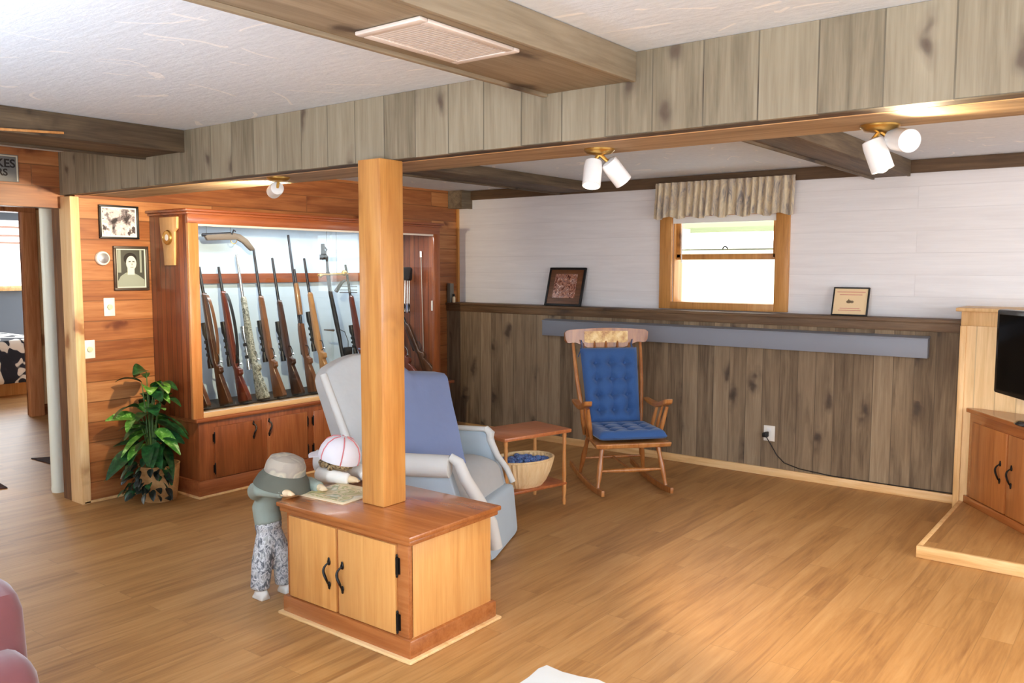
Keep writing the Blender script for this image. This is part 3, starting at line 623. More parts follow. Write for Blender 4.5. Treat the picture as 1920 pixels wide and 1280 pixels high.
build(MB().hexa([(-3.78, 3.80, .06), (-3.14, 4.02, .06), (-3.16, 4.12, .06), (-3.80, 3.92, .06),
                 (-3.72, 3.83, .60), (-3.28, 3.985, .60), (-3.31, 4.08, .60), (-3.75, 3.93, .60)], (.10, .35, .14), 8), 'arm', m_slipblue, t)
build(MB().tube([(-3.30, 4.0, .615), (-3.265, 4.005, .585), (-3.275, 4.01, .545), (-3.22, 4.015, .45), (-3.15, 4.02, .38), (-3.11, 4.03, .30)], [.02, .028, .024, .020, .018, .018], 10), 'arm_front_band', m_slipwhite, t)
build(MB().tube([(-3.72, 3.83, .605), (-3.5, 3.91, .61), (-3.29, 3.985, .612)], .016, 10), 'piping', m_slipwhite, t)
# seat and front
def seatw(p, u, w, tt): return p + V((0, 0, .03 * math.sin(PI * u) * tt))
build(MB().hexa([(-3.55, 3.25, .20), (-2.90, 3.45, .14), (-3.10, 4.02, .14), (-3.62, 3.85, .20),
                 (-3.45, 3.18, .46), (-2.98, 3.40, .42), (-3.17, 3.99, .43), (-3.40, 3.85, .46)], (.35, .12, .4), 12, seatw), 'seat', m_slipgrey, t)
build(MB().hexa([(-3.1, 3.42, .02), (-2.83, 3.50, .0), (-3.055, 4.02, .0), (-3.3, 3.98, .02),
                 (-3.1, 3.42, .30), (-2.90, 3.48, .30), (-3.10, 4.03, .30), (-3.3, 3.98, .30)], (.2, .06, .25), 8), 'front_panel', m_slipblue, t)

# ------------------------------------------------------------------ side table and basket
t = thing('side_table', 'small orange wood side table with turned legs beside the recliner', 'side table', (-3.42, 4.47, 0))
cn = [V((-3.625, 4.43, 0)), V((-3.272, 4.163, 0)), V((-3.221, 4.704, 0)), V((-3.55, 4.78, 0))]
ux = V((.80, -.60, 0)); 
def tbl(z0, z1, g):
    c = V((-3.405, 4.50, 0)); a = V((.13, .52, 0)).normalized(); bb = V((a.y, -a.x, 0))
    la, lb = .285 + g, .19 + g
    return MB().prism([c + a * la * i + bb * lb * j + V((0, 0, z0)) for i, j in ((-1, -1), (1, -1), (1, 1), (-1, 1))], (0, 0, z1 - z0))
build(tbl(.495, .52, 0), 'top', m_table, t, bev=.005); build(tbl(.135, .155, -.02), 'shelf', m_table, t, bev=.005)
cc = V((-3.405, 4.50, 0)); a_ = V((.13, .52, 0)).normalized(); b_ = V((a_.y, -a_.x, 0))
prof = [(.011, 0), (.014, .03), (.010, .05), (.015, .09), (.016, .13), (.012, .17), (.015, .20), (.013, .30), (.011, .40), (.015, .43), (.011, .45), (.015, .47), (.014, .497)]
for i in (-1, 1):
    for j in (-1, 1): build(MB().lathe(prof, M.Translation(cc + a_ * i * .25 + b_ * j * .155), 12), 'leg', m_legw, t)
t = thing('basket', 'oval cream wicker basket on the lower shelf of the side table', 'basket', (-3.365, 4.47, .155), math.atan2(a_.y, a_.x))
def wick(mb, prof, sx, sy, n=80):
    rings = []
    for k, (r, z) in enumerate(prof):
        rings.append([mb.bm.verts.new((r * sx * math.cos(2 * PI * q / n) * (1 + .035 * ((q + 0) % 2)), r * sy * math.sin(2 * PI * q / n) * (1 + .035 * (q % 2)), z)) for q in range(n)])
    for A_, B_ in zip(rings, rings[1:]):
        for q in range(n): mb.bm.faces.new((A_[q], A_[(q + 1) % n], B_[(q + 1) % n], B_[q]))
    mb.bm.faces.new(rings[0][::-1]); mb.bm.faces.new(rings[-1]); return mb
pf = [(.62, 0), (.74, .03), (.88, .09), (.97, .15), (1., .18), (.95, .18), (.90, .14), (.7, .04)]
build(wick(MB(), pf, .225, .165), 'body', m_wick, t, local=True)
build(MB().tube([(.225 * math.cos(q), .165 * math.sin(q), .182) for q in [2 * PI * i / 40 for i in range(40)]], .008, 8, closed=True), 'rim', m_wick, t, local=True)
yb = MB(); random.seed(5)
for i in range(150):
    q = random.uniform(0, 2 * PI); r = math.sqrt(random.random()) * .86
    rr = random.uniform(.014, .026); yb.ell((.225 * r * math.cos(q), .165 * r * math.sin(q), .150 + random.uniform(-.012, .014) + .012 * (1 - r)), (rr, rr, rr * .8), nu=8, nv=6)
yo = build(yb.xf(ROOTM[t.name]), 'blue_beads', m_yarn); tag(yo, 'heap of blue yarn scraps filling the wicker basket', 'yarn', kind='stuff')

# ------------------------------------------------------------------ rocking chair  (local x = front, y = chair's left, z = up)
RX = math.atan2(-.667, .745)
RM = M.Translation((-3.146, 5.38, 0)) @ M.Rotation(RX, 4, 'Z')
t = thing('rocking_chair', 'maple rocking chair with gold stencilled top rail by the wainscot', 'rocking chair', None, mat4=RM)
def L(mb, name, mat=m_rock, bev=0, par=t, label=None): return build(mb, name, mat, par, local=True, bev=bev, label=label)
def seatfn(p, u, w, tt): return p - V((0, 0, .012 * math.sin(PI * u) * math.sin(PI * w) * tt))
L(MB().hexa([(-.24, -.225, .345), (.29, -.275, .335), (.29, .275, .335), (-.24, .225, .345), (-.24, -.235, .38), (.30, -.285, .375), (.30, .285, .375), (-.24, .235, .38)], (.08, .08, .45), 8, seatfn), 'seat')
def rail(u, v):
    y = -.335 + .67 * u; e = 1 - abs(2 * u - 1); 
    top = 1.118 + .014 * math.sin(PI * u); hgt = .10 + .05 * min(1, max(0, e - .25) * 3) if e > .06 else .10 * (.55 + e * 7.5)
    cy = .0 if e > .06 else .02 - e * .33
    return (-.415 - .03 * (1 - (2 * u - 1) ** 2) + (1 - v) * .012 - .02 * (1 - v), y, top - cy - hgt * v)
L(MB().sheet(rail, 40, 6, .024), 'top_rail')
L(MB().sheet(lambda u, v: V(rail(.24 + .52 * u, .14 + .6 * v)) + V((.0245, 0, 0)), 20, 4, .002), 'stencil', m_rust, label='gold stencil pattern')
for s in (-1, 1):
    L(MB().tube([(-.21, .215 * s, .37), (-.26, .235 * s, .55), (-.32, .255 * s, .75), (-.40, .27 * s, 1.02)], [.016, .019, .017, .012], 10), 'back_post')
    # arm
    L(MB().hexa([(-.30, s * .285 - .022, .585), (.16, s * .30 - .035, .585), (.16, s * .30 + .035, .585), (-.30, s * .285 + .022, .585),
                 (-.30, s * .285 - .022, .61), (.17, s * .30 - .035, .63), (.17, s * .30 + .035, .63), (-.30, s * .285 + .022, .61)], (.2, .4, .5), 8,
                lambda p, u, w, tt: p + V((0, 0, .035 * max(0, u - .55) / .45 + .02 * math.sin(PI * u) * -1))), 'arm')
    for x, r in ((-.08, .012), (.02, .010), (.11, .014)):
        L(MB().tube([(x - .02, .255 * s, .37), (x, .275 * s, .48), (x + .03, .295 * s, .60)], [r, r * 1.25, r * .8], 10), 'arm_spindle')
    for x0_, x1_ in ((.20, .255), (-.17, -.23)):
        pr = [(x0_ + (x1_ - x0_) * q, s * (.205 + .045 * q), .345 - (.345 - zend) * q) for zend in ((.055),) for q in (0, .12, .25, .5, .75, .9, 1)]
        L(MB().tube(pr, [.014, .018, .015, .021, .018, .013, .014], 12), 'leg')
    rk = []
    for i in range(17):
        q = i / 16; x = -.52 + .90 * q; z = .02 + .16 * ((x + .02) ** 2) * 1.0; rk.append((x, z))
    pts = [(x, s * .25 - .011, z + .022) for x, z in rk] + [(x, s * .25 - .011, z - .02) for x, z in rk[::-1]]
    L(MB().prism(pts, (0, .022, 0)), 'rocker', bev=.003)
for y in (-.16, -.08, 0, .08, .16): L(MB().tube([(-.22, y * .95, .37), (-.29, y * 1.02, .60), (-.335, y * 1.05, .80), (-.425, y * 1.15, 1.03)], [.008, .012, .009, .008], 8), 'back_spindle')
L(MB().tube([(.235, -.235, .17), (.235, -.12, .17), (.235, 0, .17), (.235, .12, .17), (.235, .235, .17)], [.008, .014, .018, .014, .008], 10), 'stretcher')
L(MB().tube([(-.205, -.225, .17), (-.205, 0, .17), (-.205, .225, .17)], [.008, .014, .008], 10), 'stretcher')
L(MB().tube([(-.205, 0, .17), (.235, 0, .17)], [.010, .010], 8), 'stretcher')
def pillow(nx, ny, w, h, T, btn, depth=.5, taper=0):
    """closed tufted cushion in local XY (x width, y height), thickness along z."""
    mb = MB()
    def prof(u, v):
        e = min(u, 1 - u, 1e9) * w; f = min(v, 1 - v) * h
        s = min(1, e / .05); q = min(1, f / .05)
        z = T * math.sqrt(max(0, 1 - (1 - s) ** 2)) * math.sqrt(max(0, 1 - (1 - q) ** 2))
        x = (u - .5) * w; y = (v - .5) * h
        for bx, by in btn:
            d2 = ((x - bx) ** 2 + (y - by) ** 2); z -= T * depth * math.exp(-d2 / .0011) + T * .22 * (math.exp(-((x - bx) / .012) ** 2) * math.exp(-((y - by) / .06) ** 2) + math.exp(-((y - by) / .012) ** 2) * math.exp(-((x - bx) / .06) ** 2))
        return x * (1 - taper * (.5 - v)), y, max(z, .004)
    A_, B_ = [], []
    for i in range(nx + 1):
        A_.append([mb.bm.verts.new(prof(i / nx, j / ny)) for j in range(ny + 1)])
        ro = []
        for j in range(ny + 1):
            if i in (0, nx) or j in (0, ny): ro.append(A_[i][j])
            else:
                x, y, z = prof(i / nx, j / ny); ro.append(mb.bm.verts.new((x, y, -z * .35)))
        B_.append(ro)
    for i in range(nx):
        for j in range(ny):
            mb.bm.faces.new((A_[i][j], A_[i + 1][j], A_[i + 1][j + 1], A_[i][j + 1]))
            f = (B_[i][j], B_[i][j + 1], B_[i + 1][j + 1], B_[i + 1][j])
            try: mb.bm.faces.new(f)
            except ValueError: pass
    return mb
btns = [(x, y) for x in (-.115, 0, .115) for y in (-.19, -.075, .05, .17)]
# back cushion leans on the spindles
bc0 = V((-.185, 0, .43)); bc1 = V((-.36, 0, .985)); up_ = (bc1 - bc0); hgt = up_.length; yv = V((0, 1, 0)); zz = yv.cross(up_.normalized())
mm = M((yv, up_.normalized(), zz)).transposed().to_4x4(); mm.translation = (bc0 + bc1) / 2
t2 = thing('chair_cushion', 'tall tufted blue cushion tied to the back of the rocking chair', 'cushion', None, mat4=RM @ mm)
build(pillow(48, 60, .43, hgt, .05, btns, .7, .10), 'pad', m_cushion, t2, local=True)
for x, y in btns: build(MB().ell((x, y, .017), (.009, .009, .005), nu=8, nv=6), 'button', m_cushion, t2, local=True)
for s in (-1, 1): build(MB().tube([(s * .20, .285, .0), (s * .19, .33, -.03), (s * .205, .36, -.02), (s * .2, .30, -.05), (s * .235, .23, -.03)], .0035, 6), 'tie', m_cushion, t2, local=True)
btn2 = [(x, y) for x in (-.13, 0, .13) for y in (-.12, 0, .12)]
ms = M.Translation((.055, 0, .405)) @ M.Rotation(PI / 2, 4, 'Z') @ M.Rotation(-.02, 4, 'X')
t2 = thing('chair_cushion', 'square tufted blue cushion lying on the rocking chair seat', 'cushion', None, mat4=RM @ ms)
build(pillow(48, 48, .50, .46, .05, btn2, .55), 'pad', m_cushion, t2, local=True)

# ------------------------------------------------------------------ gun cabinet
t = thing('gun_cabinet', 'big cherry wood display cabinet with glass doors against the pine wall', 'cabinet', (-5.5, 4.5, 0))
XF = -5.26; XB = -5.745
base = MB().box(XB, XF, 3.27, 5.86, 0, .53); build(base, 'base', m_cher, t, bev=.003)
build(MB().box(XB, XF + .014, 3.255, 5.875, .012, .118), 'plinth', m_cherY, t, bev=.005)
build(MB().box(XB, XF + .03, 3.24, 5.89, 0, .014), 'floor_strip', m_pineX, t, bev=.004)
build(MB().box(XB, XF + .02, 3.245, 5.90, .53, .556), 'base_top', m_cherY, t, bev=.005)
build(MB().box(-5.36, XF + .006, 3.31, 5.66, .556, .59), 'display_sill', m_ledge, t, bev=.006)
# upper case: side panels, back, top
build(MB().box(XB, XF - .03, 3.236, 3.262, .556, 1.956), 'side_panel', m_cherS, t, bev=.002)
build(MB().box(XB, XF - .03, 5.705, 5.729, .556, 1.956), 'side_panel', m_cherS, t, bev=.002)
build(MB().box(XB, XB + .03, 3.262, 5.705, .556, 1.93), 'back_panel', m_panelblue, t)
build(MB().box(XB, XF - .036, 3.262, 5.705, 1.915, 1.945), 'case_top', m_white, t)
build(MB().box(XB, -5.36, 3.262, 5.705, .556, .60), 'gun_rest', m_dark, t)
build(MB().box(XF - .03, XF, 3.235, 3.312, .556, 1.90), 'stile', m_cherL, t, bev=.003)
build(MB().box(XF - .03, XF, 5.652, 5.73, .556, 1.90), 'stile', m_cher, t, bev=.003)
build(MB().box(XF - .035, XF, 3.235, 5.73, 1.892, 1.962), 'top_rail', m_cherY, t, bev=.003)
build(MB().box(XB, XF + .012, 3.222, 5.742, 1.955, 1.972).box(XB, XF + .03, 3.205, 5.758, 1.972, 1.992), 'cornice', m_cherY, t, bev=.004)
m_track = plain('pale_track', (224, 214, 204), .35, .3)
build(MB().box(XF - .030, XF - .008, 3.312, 5.652, 1.878, 1.893), 'glass_track', m_track, t)
build(MB().box(XF - .030, XF - .008, 3.312, 5.652, .588, .596), 'glass_track', m_track, t)
for y0_, y1_, dx in ((3.314, 4.50, -.026), (4.47, 5.650, -.018)):
    g = build(MB().box(XF + dx, XF + dx + .004, y0_, y1_, .594, 1.88), 'glass_door', m_glass, t)
    if y1_ > 5: build(MB().box(XF - .015, XF - .009, 5.625, 5.64, 1.21, 1.30), 'finger_pull', m_white, g)
build(MB().box(XB + .03, XB + .06, 3.262, 5.705, 1.475, 1.55), 'gun_rail', m_cherY, t, bev=.004)
# lower doors
for (a0, a1, h, hg) in ((3.385, 3.775, 3.70, 3.382), (3.82, 4.19, 3.835, 4.195), (4.255, 4.64, 4.60, 4.25), (4.685, 5.07, 4.72, 5.075), (5.12, 5.44, 5.4, 5.115), (5.48, 5.80, 5.51, 5.805)):
    d = build(MB().box(XF, XF + .016, a0, a1, .122, .486), 'door', m_cher, t, bev=.004)
    pull(d, (XF + .016, h, .375 if h > 4.3 else .42), (1, 0, 0), (0, 1, 0), -1, .95)
    for z in (.19, .41): hinge(d, (XF + .008, hg, z), (1, 0, 0), (0, 1, 0), .8)
area('cabinet_strip_light', (-5.34, 4.45, 1.905), (-5.5, 4.45, 0), .08, 2.2, 15, (.93, .97, 1)).rotation_euler = (0, 0, 0)

# plaque with a small dial on the cabinet side
t = thing('wall_plaque', 'small pale wood plaque with a round white dial on the cabinet side', 'plaque', (-5.46, 3.235, 1.77))
pl = [(-.115, .165), (.105, .165), (.10, .085), (.07, .065), (.062, -.09), (.055, -.165), (-.065, -.165), (-.075, -.05), (-.105, .06)]
build(MB().prism([(-5.47 + x, 3.235, 1.775 + z) for x, z in pl], (0, -.018, 0)), 'board', m_plaq, t, bev=.003)
dm = M.Translation((-5.475, 3.216, 1.80)) @ M.Rotation(PI / 2, 4, 'X')
build(MB().lathe([(.05, 0), (.052, .006), (.046, .014), (.044, .012)], dm, 24), 'dial_ring', m_brass, t)
build(MB().lathe([(.044, 0), (.044, .011), (.0, .013)], dm, 24), 'dial', m_white, t)

# ------------------------------------------------------------------ long guns: local x = butt to muzzle, y = belly side, z = thickness
def rifle(label, butt, muz, stock, metal=m_gunm, scope=(.26, .57), fore=.7, pump=False, grip=.23, scopem=m_scope, sling=None, name='rifle', cat='rifle', yside=None):
    P0, P1 = V(butt), V(muz); Ln = (P1 - P0).length; x = (P1 - P0).normalized()
    yd = V(yside) if yside else V((1, 0, 0)); m = frameM(P0, x, yd)
    t = thing(name, label, cat, None, group=None, mat4=m)
    g = grip * Ln; f = (.44 if pump else fore) * Ln
    up = [(0, .018), (.012, .014), (g * .55, .010), (g * .8, .014), (g + .015, .016), (g + .05, .004), (g + .09, -.010), (g + .25, -.010), (f - .02, -.006), (f, .004)]
    lo = [(f, .016), (f - .02, .024), (g + .30, .036), (g + .12, .044), (g + .05, .046), (g + .025, .056), (g + .012, .085), (g - .022, .086), (g - .035, .066), (g * .6, .092), (.012, .142), (0, .138)]
    st = MB().prism([(a, b, -.019) for a, b in up + lo], (0, 0, .038))
    build(st, 'stock', stock, t, local=True, bev=.009)
    build(MB().box(-.008, .002, .02, .138, -.018, .018), 'butt_pad', m_dark, t, local=True, bev=.004)
    build(MB().tube([(g + .08, 0, 0), (g + .30, 0, 0), (f, .001, 0), (Ln, 0, 0)], [.017, .016, .012, .0095], 12), 'barrel', metal, t, local=True)
    build(MB().box(g + .05, g + .26, -.016, .022, -.016, .016), 'receiver', metal, t, local=True, bev=.006)
    build(MB().tube([(g + .04, .046, 0), (g + .05, .072, 0), (g + .085, .078, 0), (g + .115, .068, 0), (g + .12, .044, 0)], .0035, 8), 'trigger_guard', metal, t, local=True)
    if not pump: build(MB().tube([(g + .07, .0, .016), (g + .06, .012, .04), (g + .055, .02, .055)], [.005, .005, .009], 8), 'bolt_handle', m_steel, t, local=True)
    if pump:
        build(MB().tube([(.49 * Ln, .022, 0), (.52 * Ln, .022, 0), (.64 * Ln, .022, 0), (.69 * Ln, .02, 0)], [.021, .024, .022, .017], 12, flat=1.), 'pump_grip', m_blond, t, local=True)
        build(MB().tube([(.4 * Ln, .022, 0), (.78 * Ln, .02, 0)], .011, 10), 'magazine_tube', metal, t, local=True)
    if scope:
        a, b = scope[0] * Ln, scope[1] * Ln; ym = -.045; w = b - a
        sc = build(MB().tube([(a, ym, 0), (a + .16 * w, ym, 0), (a + .24 * w, ym, 0), (a + .64 * w, ym, 0), (a + .76 * w, ym, 0), (b, ym, 0)], [.020, .020, .013, .013, .024, .024], 14).tube([(a + .44 * w, ym - .024, 0), (a + .44 * w, ym + .01, 0)], .011, 10), 'scope', scopem, t, local=True)
        for q in (.30, .58): build(MB().box(a + q * w - .012, a + q * w + .012, ym - .016, -.008, -.015, .015), 'scope_mount', m_scope, sc, local=True, bev=.003)
    if sling:
        build(MB().sheet(lambda u, v: (f * .97 - u * (f - g) * .86, .045 + .05 * math.sin(PI * u) ** .6, -.012 + .024 * v), 20, 2, .003), 'sling', sling, t, local=True)
    return t
GR = 'long guns standing in the display cabinet'
ZB = .602
def gp(y, ztop, dy=0, xm=-5.64): return (-5.425, y + dy, ZB), (xm, y, ztop)
for kw in (
    dict(label='rifle mostly hidden behind the left stile of the gun cabinet', y=3.375, z=1.60, stock=m_walnut, scope=None, fore=.7),
    dict(label='scoped rifle with brown sling, first whole gun from the cabinet plaque', y=3.55, z=1.60, stock=m_walnut, scope=(.27, .60), fore=.81, grip=.25, sling=m_walnut),
    dict(label='scoped rifle with dark red stock, second whole gun from the plaque', y=3.71, z=1.60, stock=m_redstk, scope=(.27, .60), fore=.82, grip=.22, sling=m_scope),
    dict(label='scoped rifle with grey camouflage stock and silver scope', y=3.868, z=1.692, stock=m_camog, scope=(.21, .51), fore=.71, grip=.22, metal=m_steel, scopem=m_steel),
    dict(label='tall brown rifle with dark sling bag next to the camouflage rifle', y=4.02, z=1.742, stock=m_walnut, scope=(.24, .52), fore=.68, grip=.22),
    dict(label='short barrelled brown scoped rifle standing left of the pump shotgun', y=4.192, z=1.67, stock=m_walnut, scope=(.25, .54), fore=.69, grip=.24),
    dict(label='pump shotgun with honey wood forend, the tallest gun in the cabinet', y=4.35, z=1.855, stock=m_walnut, scope=None, pump=True, grip=.20),
    dict(label='scoped rifle with honey coloured stock between shotgun and bow', y=4.505, z=1.67, stock=m_blond, scope=(.30, .60), fore=.74, grip=.26),
    dict(label='brown rifle half hidden by the wooden post left edge', y=4.945, z=1.62, stock=m_redstk, scope=(.25, .5), fore=.74, grip=.24),
    dict(label='red brown rifle stock leaning just past the post beside the quiver', y=5.47, z=1.25, stock=m_redstk, scope=None, fore=.7, metal=m_steel),
):
    y = kw.pop('y'); z = kw.pop('z'); b0, b1 = gp(y, z); o = rifle(butt=b0, muz=b1, **kw); o['group'] = GR
o = rifle('dark old rifle leaning in the end of the cabinet behind a rod', (-5.40, 5.655, ZB), (-5.655, 5.52, 1.42), m_walnut, scope=None, fore=.6, yside=(1, .3, 0)); o['group'] = GR
t = thing('flintlock_pistol', 'old wooden flintlock pistol hanging from wires at the top of the cabinet', 'pistol', (-5.55, 3.75, 1.80))
o2 = [(3.54, 1.822), (3.56, 1.832), (3.70, 1.845), (3.78, 1.852), (3.84, 1.842), (3.90, 1.808), (3.95, 1.752), (3.965, 1.728), (3.93, 1.72), (3.90, 1.742), (3.86, 1.778), (3.81, 1.802), (3.70, 1.797), (3.56, 1.79)]
build(MB().prism([(-5.565, a, b) for a, b in o2], (.03, 0, 0)), 'stock', wood('aged_grey_wood', ((46, 36, 28), (74, 60, 46), (96, 80, 62)), 'Y', 'Z', None, rough=.6), t, bev=.008)
build(MB().tube([(-5.55, 3.525, 1.828), (-5.55, 3.76, 1.846)], .012, 10), 'barrel', m_gunm, t)
build(MB().tube(arc((-5.55, 3.785, 1.798), .026, PI, 2 * PI, 8, (0, 1, 0), (0, 0, 1)), .003, 6), 'trigger_guard', m_brass, t)
build(MB().tube([(-5.535, 3.76, 1.84), (-5.53, 3.775, 1.872), (-5.53, 3.79, 1.862)], .006, 8), 'hammer', m_gunm, t)
for y in (3.56, 3.76): build(MB().tube([(-5.55, y, 1.84), (-5.55, y, 1.915)], .0012, 5), 'hanging_wire', m_scope, t)
# compound bow
t = thing('compound_bow', 'dark compound bow hanging on wires beside the post in the cabinet', 'bow', (-5.5, 4.7, .85))
build(MB().tube([(-5.5, 4.632, 1.56), (-5.49, 4.65, 1.38), (-5.48, 4.69, 1.18), (-5.46, 4.715, 1.0), (-5.44, 4.735, .80)], [.016, .017, .02, .016, .014], 10), 'riser', m_scope, t)
build(MB().tube([(-5.5, 4.632, 1.56), (-5.5, 4.625, 1.66), (-5.52, 4.605, 1.76)], [.012, .010, .008], 8), 'limb', m_scope, t)
build(MB().tube([(-5.44, 4.735, .80), (-5.42, 4.745, .70)], [.012, .008], 8), 'limb', m_scope, t)
build(MB().box(-5.53, -5.50, 4.575, 4.64, 1.66, 1.70).box(-5.53, -5.50, 4.59, 4.605, 1.66, 1.79).tube([(-5.515, 4.60, 1.78), (-5.515, 4.64, 1.74), (-5.515, 4.59, 1.66)], .008, 8), 'cam_bracket', m_scope, t)
build(MB().lathe([(.028, -.004), (.03, 0), (.028, .004)], M.Translation((-5.49, 4.645, 1.715)) @ M.Rotation(PI / 2, 4, 'Y'), 20), 'cam_wheel', m_white, t)
build(MB().tube([(-5.49, 4.52, 1.535), (-5.49, 4.84, 1.545)], .010, 8).ell((-5.49, 4.80, 1.55), (.02, .025, .025)).ell((-5.49, 4.55, 1.53), (.015, .02, .02)), 'sight_arm', m_brass, t)
build(MB().tube([(-5.48, 4.70, 1.40), (-5.48, 4.76, 1.47), (-5.48, 4.80, 1.49)], [.018, .014, .008], 8), 'arrow_rest', m_scope, t)
for dz in (0, -.03, -.05): build(MB().tube([(-5.48, 4.74, 1.44 + dz), (-5.48, 4.93, 1.435 + dz)], .003, 6), 'cable', m_scope, t)
build(MB().tube([(-5.47, 4.56, 1.09), (-5.47, 4.66, 1.08)], [.006, .012], 8), 'stabilizer', m_steel, t)
build(MB().tube([(-5.46, 4.70, 1.09), (-5.46, 4.77, 1.06), (-5.46, 4.805, .98), (-5.46, 4.805, .93)], .003, 6), 'cord', m_scope, t)
build(MB().box(-5.48, -5.45, 4.765, 4.845, .845, .93), 'counterweight', m_scope, t, bev=.005)
for y, z in ((4.635, 1.76), (4.74, 1.53)): build(MB().tube([(-5.515, y, z), (-5.515, y, 1.915)], .0012, 5), 'hanging_wire', m_scope, t)
# arrows in a quiver
t = thing('arrow_quiver', 'black hooded quiver of pale arrows hanging right of the post', 'quiver', (-5.5, 5.53, 1.3))
build(MB().hexa([(-5.53, 5.48, 1.485), (-5.47, 5.48, 1.485), (-5.47, 5.595, 1.475), (-5.53, 5.595, 1.475), (-5.53, 5.47, 1.60), (-5.47, 5.47, 1.60), (-5.47, 5.60, 1.60), (-5.53, 5.60, 1.60)], .4, 6), 'hood', m_scope, t)
for i, y in enumerate((5.50, 5.525, 5.555, 5.58)):
    a = build(MB().tube([(-5.50, y, 1.50), (-5.49, y - .02, 1.20)], .0045, 6), 'arrow', m_white, t)
    build(MB().ell((-5.49, y - .018, 1.23), (.003, .014, .045)), 'fletching', m_scope if i % 2 else m_slate, a)
t = thing('cleaning_rod', 'thin pale cleaning rod standing in the far end of the cabinet', 'rod', (-5.45, 5.70, .9))
build(MB().tube([(-5.46, 5.692, 1.70), (-5.44, 5.70, .605)], .004, 6), 'shaft', m_rod, t); build(MB().tube([(-5.461, 5.692, 1.69), (-5.462, 5.692, 1.745)], .010, 8), 'tip', m_white, t)
tag(build(MB().ell((-5.385, 3.385, .635), (.032, .034, .038)), 'painted_ball', m_ball), 'small red and white ball at the foot of the first gun', 'ball')

# ------------------------------------------------------------------ things on the pine wall  (face x = -5.7475)
XW = -5.7475
def wall_frame(name, label, y0, y1, z0, z1, fw, fmat, tilt=0):
    t = thing(name, label, 'picture', (XW, (y0 + y1) / 2, z0))
    mb = MB().box(XW, XW + .022, y0, y1, z1 - fw, z1).box(XW, XW + .022, y0, y1, z0, z0 + fw).box(XW, XW + .022, y0, y0 + fw, z0 + fw, z1 - fw).box(XW, XW + .022, y1 - fw, y1, z0 + fw, z1 - fw)
    build(mb, 'frame', fmat, t, bev=.003); return t
t = wall_frame('framed_photo', 'upper black framed group photograph in black and white on the pine wall', 2.873, 3.150, 1.79, 2.017, .013, m_scope)
build(MB().box(XW, XW + .008, 2.886, 3.137, 1.803, 2.004), 'mat', m_white, t); build(MB().box(XW + .008, XW + .010, 2.897, 3.126, 1.814, 1.994), 'photo', m_photo, t)
t = wall_frame('framed_photo', 'lower dark framed portrait photograph of a young man on the pine wall', 2.962, 3.212, 1.437, 1.742, .018, plain('pewter_brown_frame', (74, 62, 52), .4, .3))
build(MB().box(XW, XW + .008, 2.98, 3.194, 1.455, 1.724), 'mat', m_bw2, t); build(MB().box(XW + .008, XW + .009, 2.99, 3.184, 1.462, 1.716), 'photo', m_bw1, t)
def oval(cy, cz, ry, rz, n=20): return [(XW + .009, cy + ry * math.cos(2 * PI * i / n), cz + rz * math.sin(2 * PI * i / n)) for i in range(n)]
build(MB().prism([(XW + .009, 2.99, 1.462), (XW + .009, 3.184, 1.462), (XW + .009, 3.18, 1.51), (XW + .009, 3.14, 1.54), (XW + .009, 3.10, 1.56), (XW + .009, 3.05, 1.56), (XW + .009, 3.01, 1.535), (XW + .009, 2.99, 1.50)], (.0006, 0, 0)), 'shoulders', m_bw3, t)
build(MB().prism(oval(3.082, 1.655, .047, .042), (.0008, 0, 0)), 'hair', m_dark, t)
build(MB().prism(oval(3.088, 1.625, .037, .05), (.0014, 0, 0)).prism([(XW + .009, 3.06, 1.545), (XW + .009, 3.11, 1.545), (XW + .009, 3.11, 1.60), (XW + .009, 3.06, 1.60)], (.0012, 0, 0)), 'face', m_bw2, t)
build(MB().prism([(XW + .0105, y, z) for y, z in ((3.068, 1.638), (3.084, 1.640), (3.084, 1.632), (3.068, 1.631))], (.0004, 0, 0)), 'eye', m_bw1, t)
build(MB().prism([(XW + .0105, y, z) for y, z in ((3.096, 1.640), (3.112, 1.638), (3.112, 1.631), (3.096, 1.632))], (.0004, 0, 0)), 'eye', m_bw1, t)
build(MB().prism([(XW + .0105, y, z) for y, z in ((3.078, 1.599), (3.104, 1.599), (3.102, 1.593), (3.082, 1.593))], (.0004, 0, 0)), 'mouth', m_bw3, t)
build(MB().prism([(XW + .0105, y, z) for y, z in ((3.092, 1.63), (3.099, 1.612), (3.088, 1.611))], (.0004, 0, 0)), 'nose', m_bw3, t)
for a, b in ((2.992, 3.015), (3.15, 3.165)): build(MB().box(XW + .009, XW + .0096, a, b, 1.56, 1.714), 'curtain', m_bw3, t)
t = thing('thermostat', 'round white thermostat on the pine wall beside the portrait', 'thermostat', (XW, 2.888, 1.657))
tm = M.Translation((XW, 2.888, 1.657)) @ M.Rotation(PI / 2, 4, 'Y')
build(MB().lathe([(.048, 0), (.05, .01), (.045, .022), (.036, .026)], tm, 28), 'ring', m_plate, t); build(MB().lathe([(.036, .02), (.034, .03), (.0, .033)], tm, 28), 'dial', m_steel, t)
for yy, zz_, lb in ((2.925, 1.326, 'white switch plate with a round dial below the portrait photograph'), (2.777, 1.047, 'white switch plate with a round dial beside the wall end trim')):
    t = thing('switch_plate', lb, 'switch', (XW, yy, zz_))
    build(MB().box(XW, XW + .006, yy - .038, yy + .038, zz_ - .062, zz_ + .062), 'plate', m_plate, t, bev=.003)
    build(MB().lathe([(.018, 0), (.017, .012), (.0, .014)], M.Translation((XW + .006, yy, zz_)) @ M.Rotation(PI / 2, 4, 'Y'), 16), 'dial', plain('pale_green_dial', (206, 214, 176), .4), t)
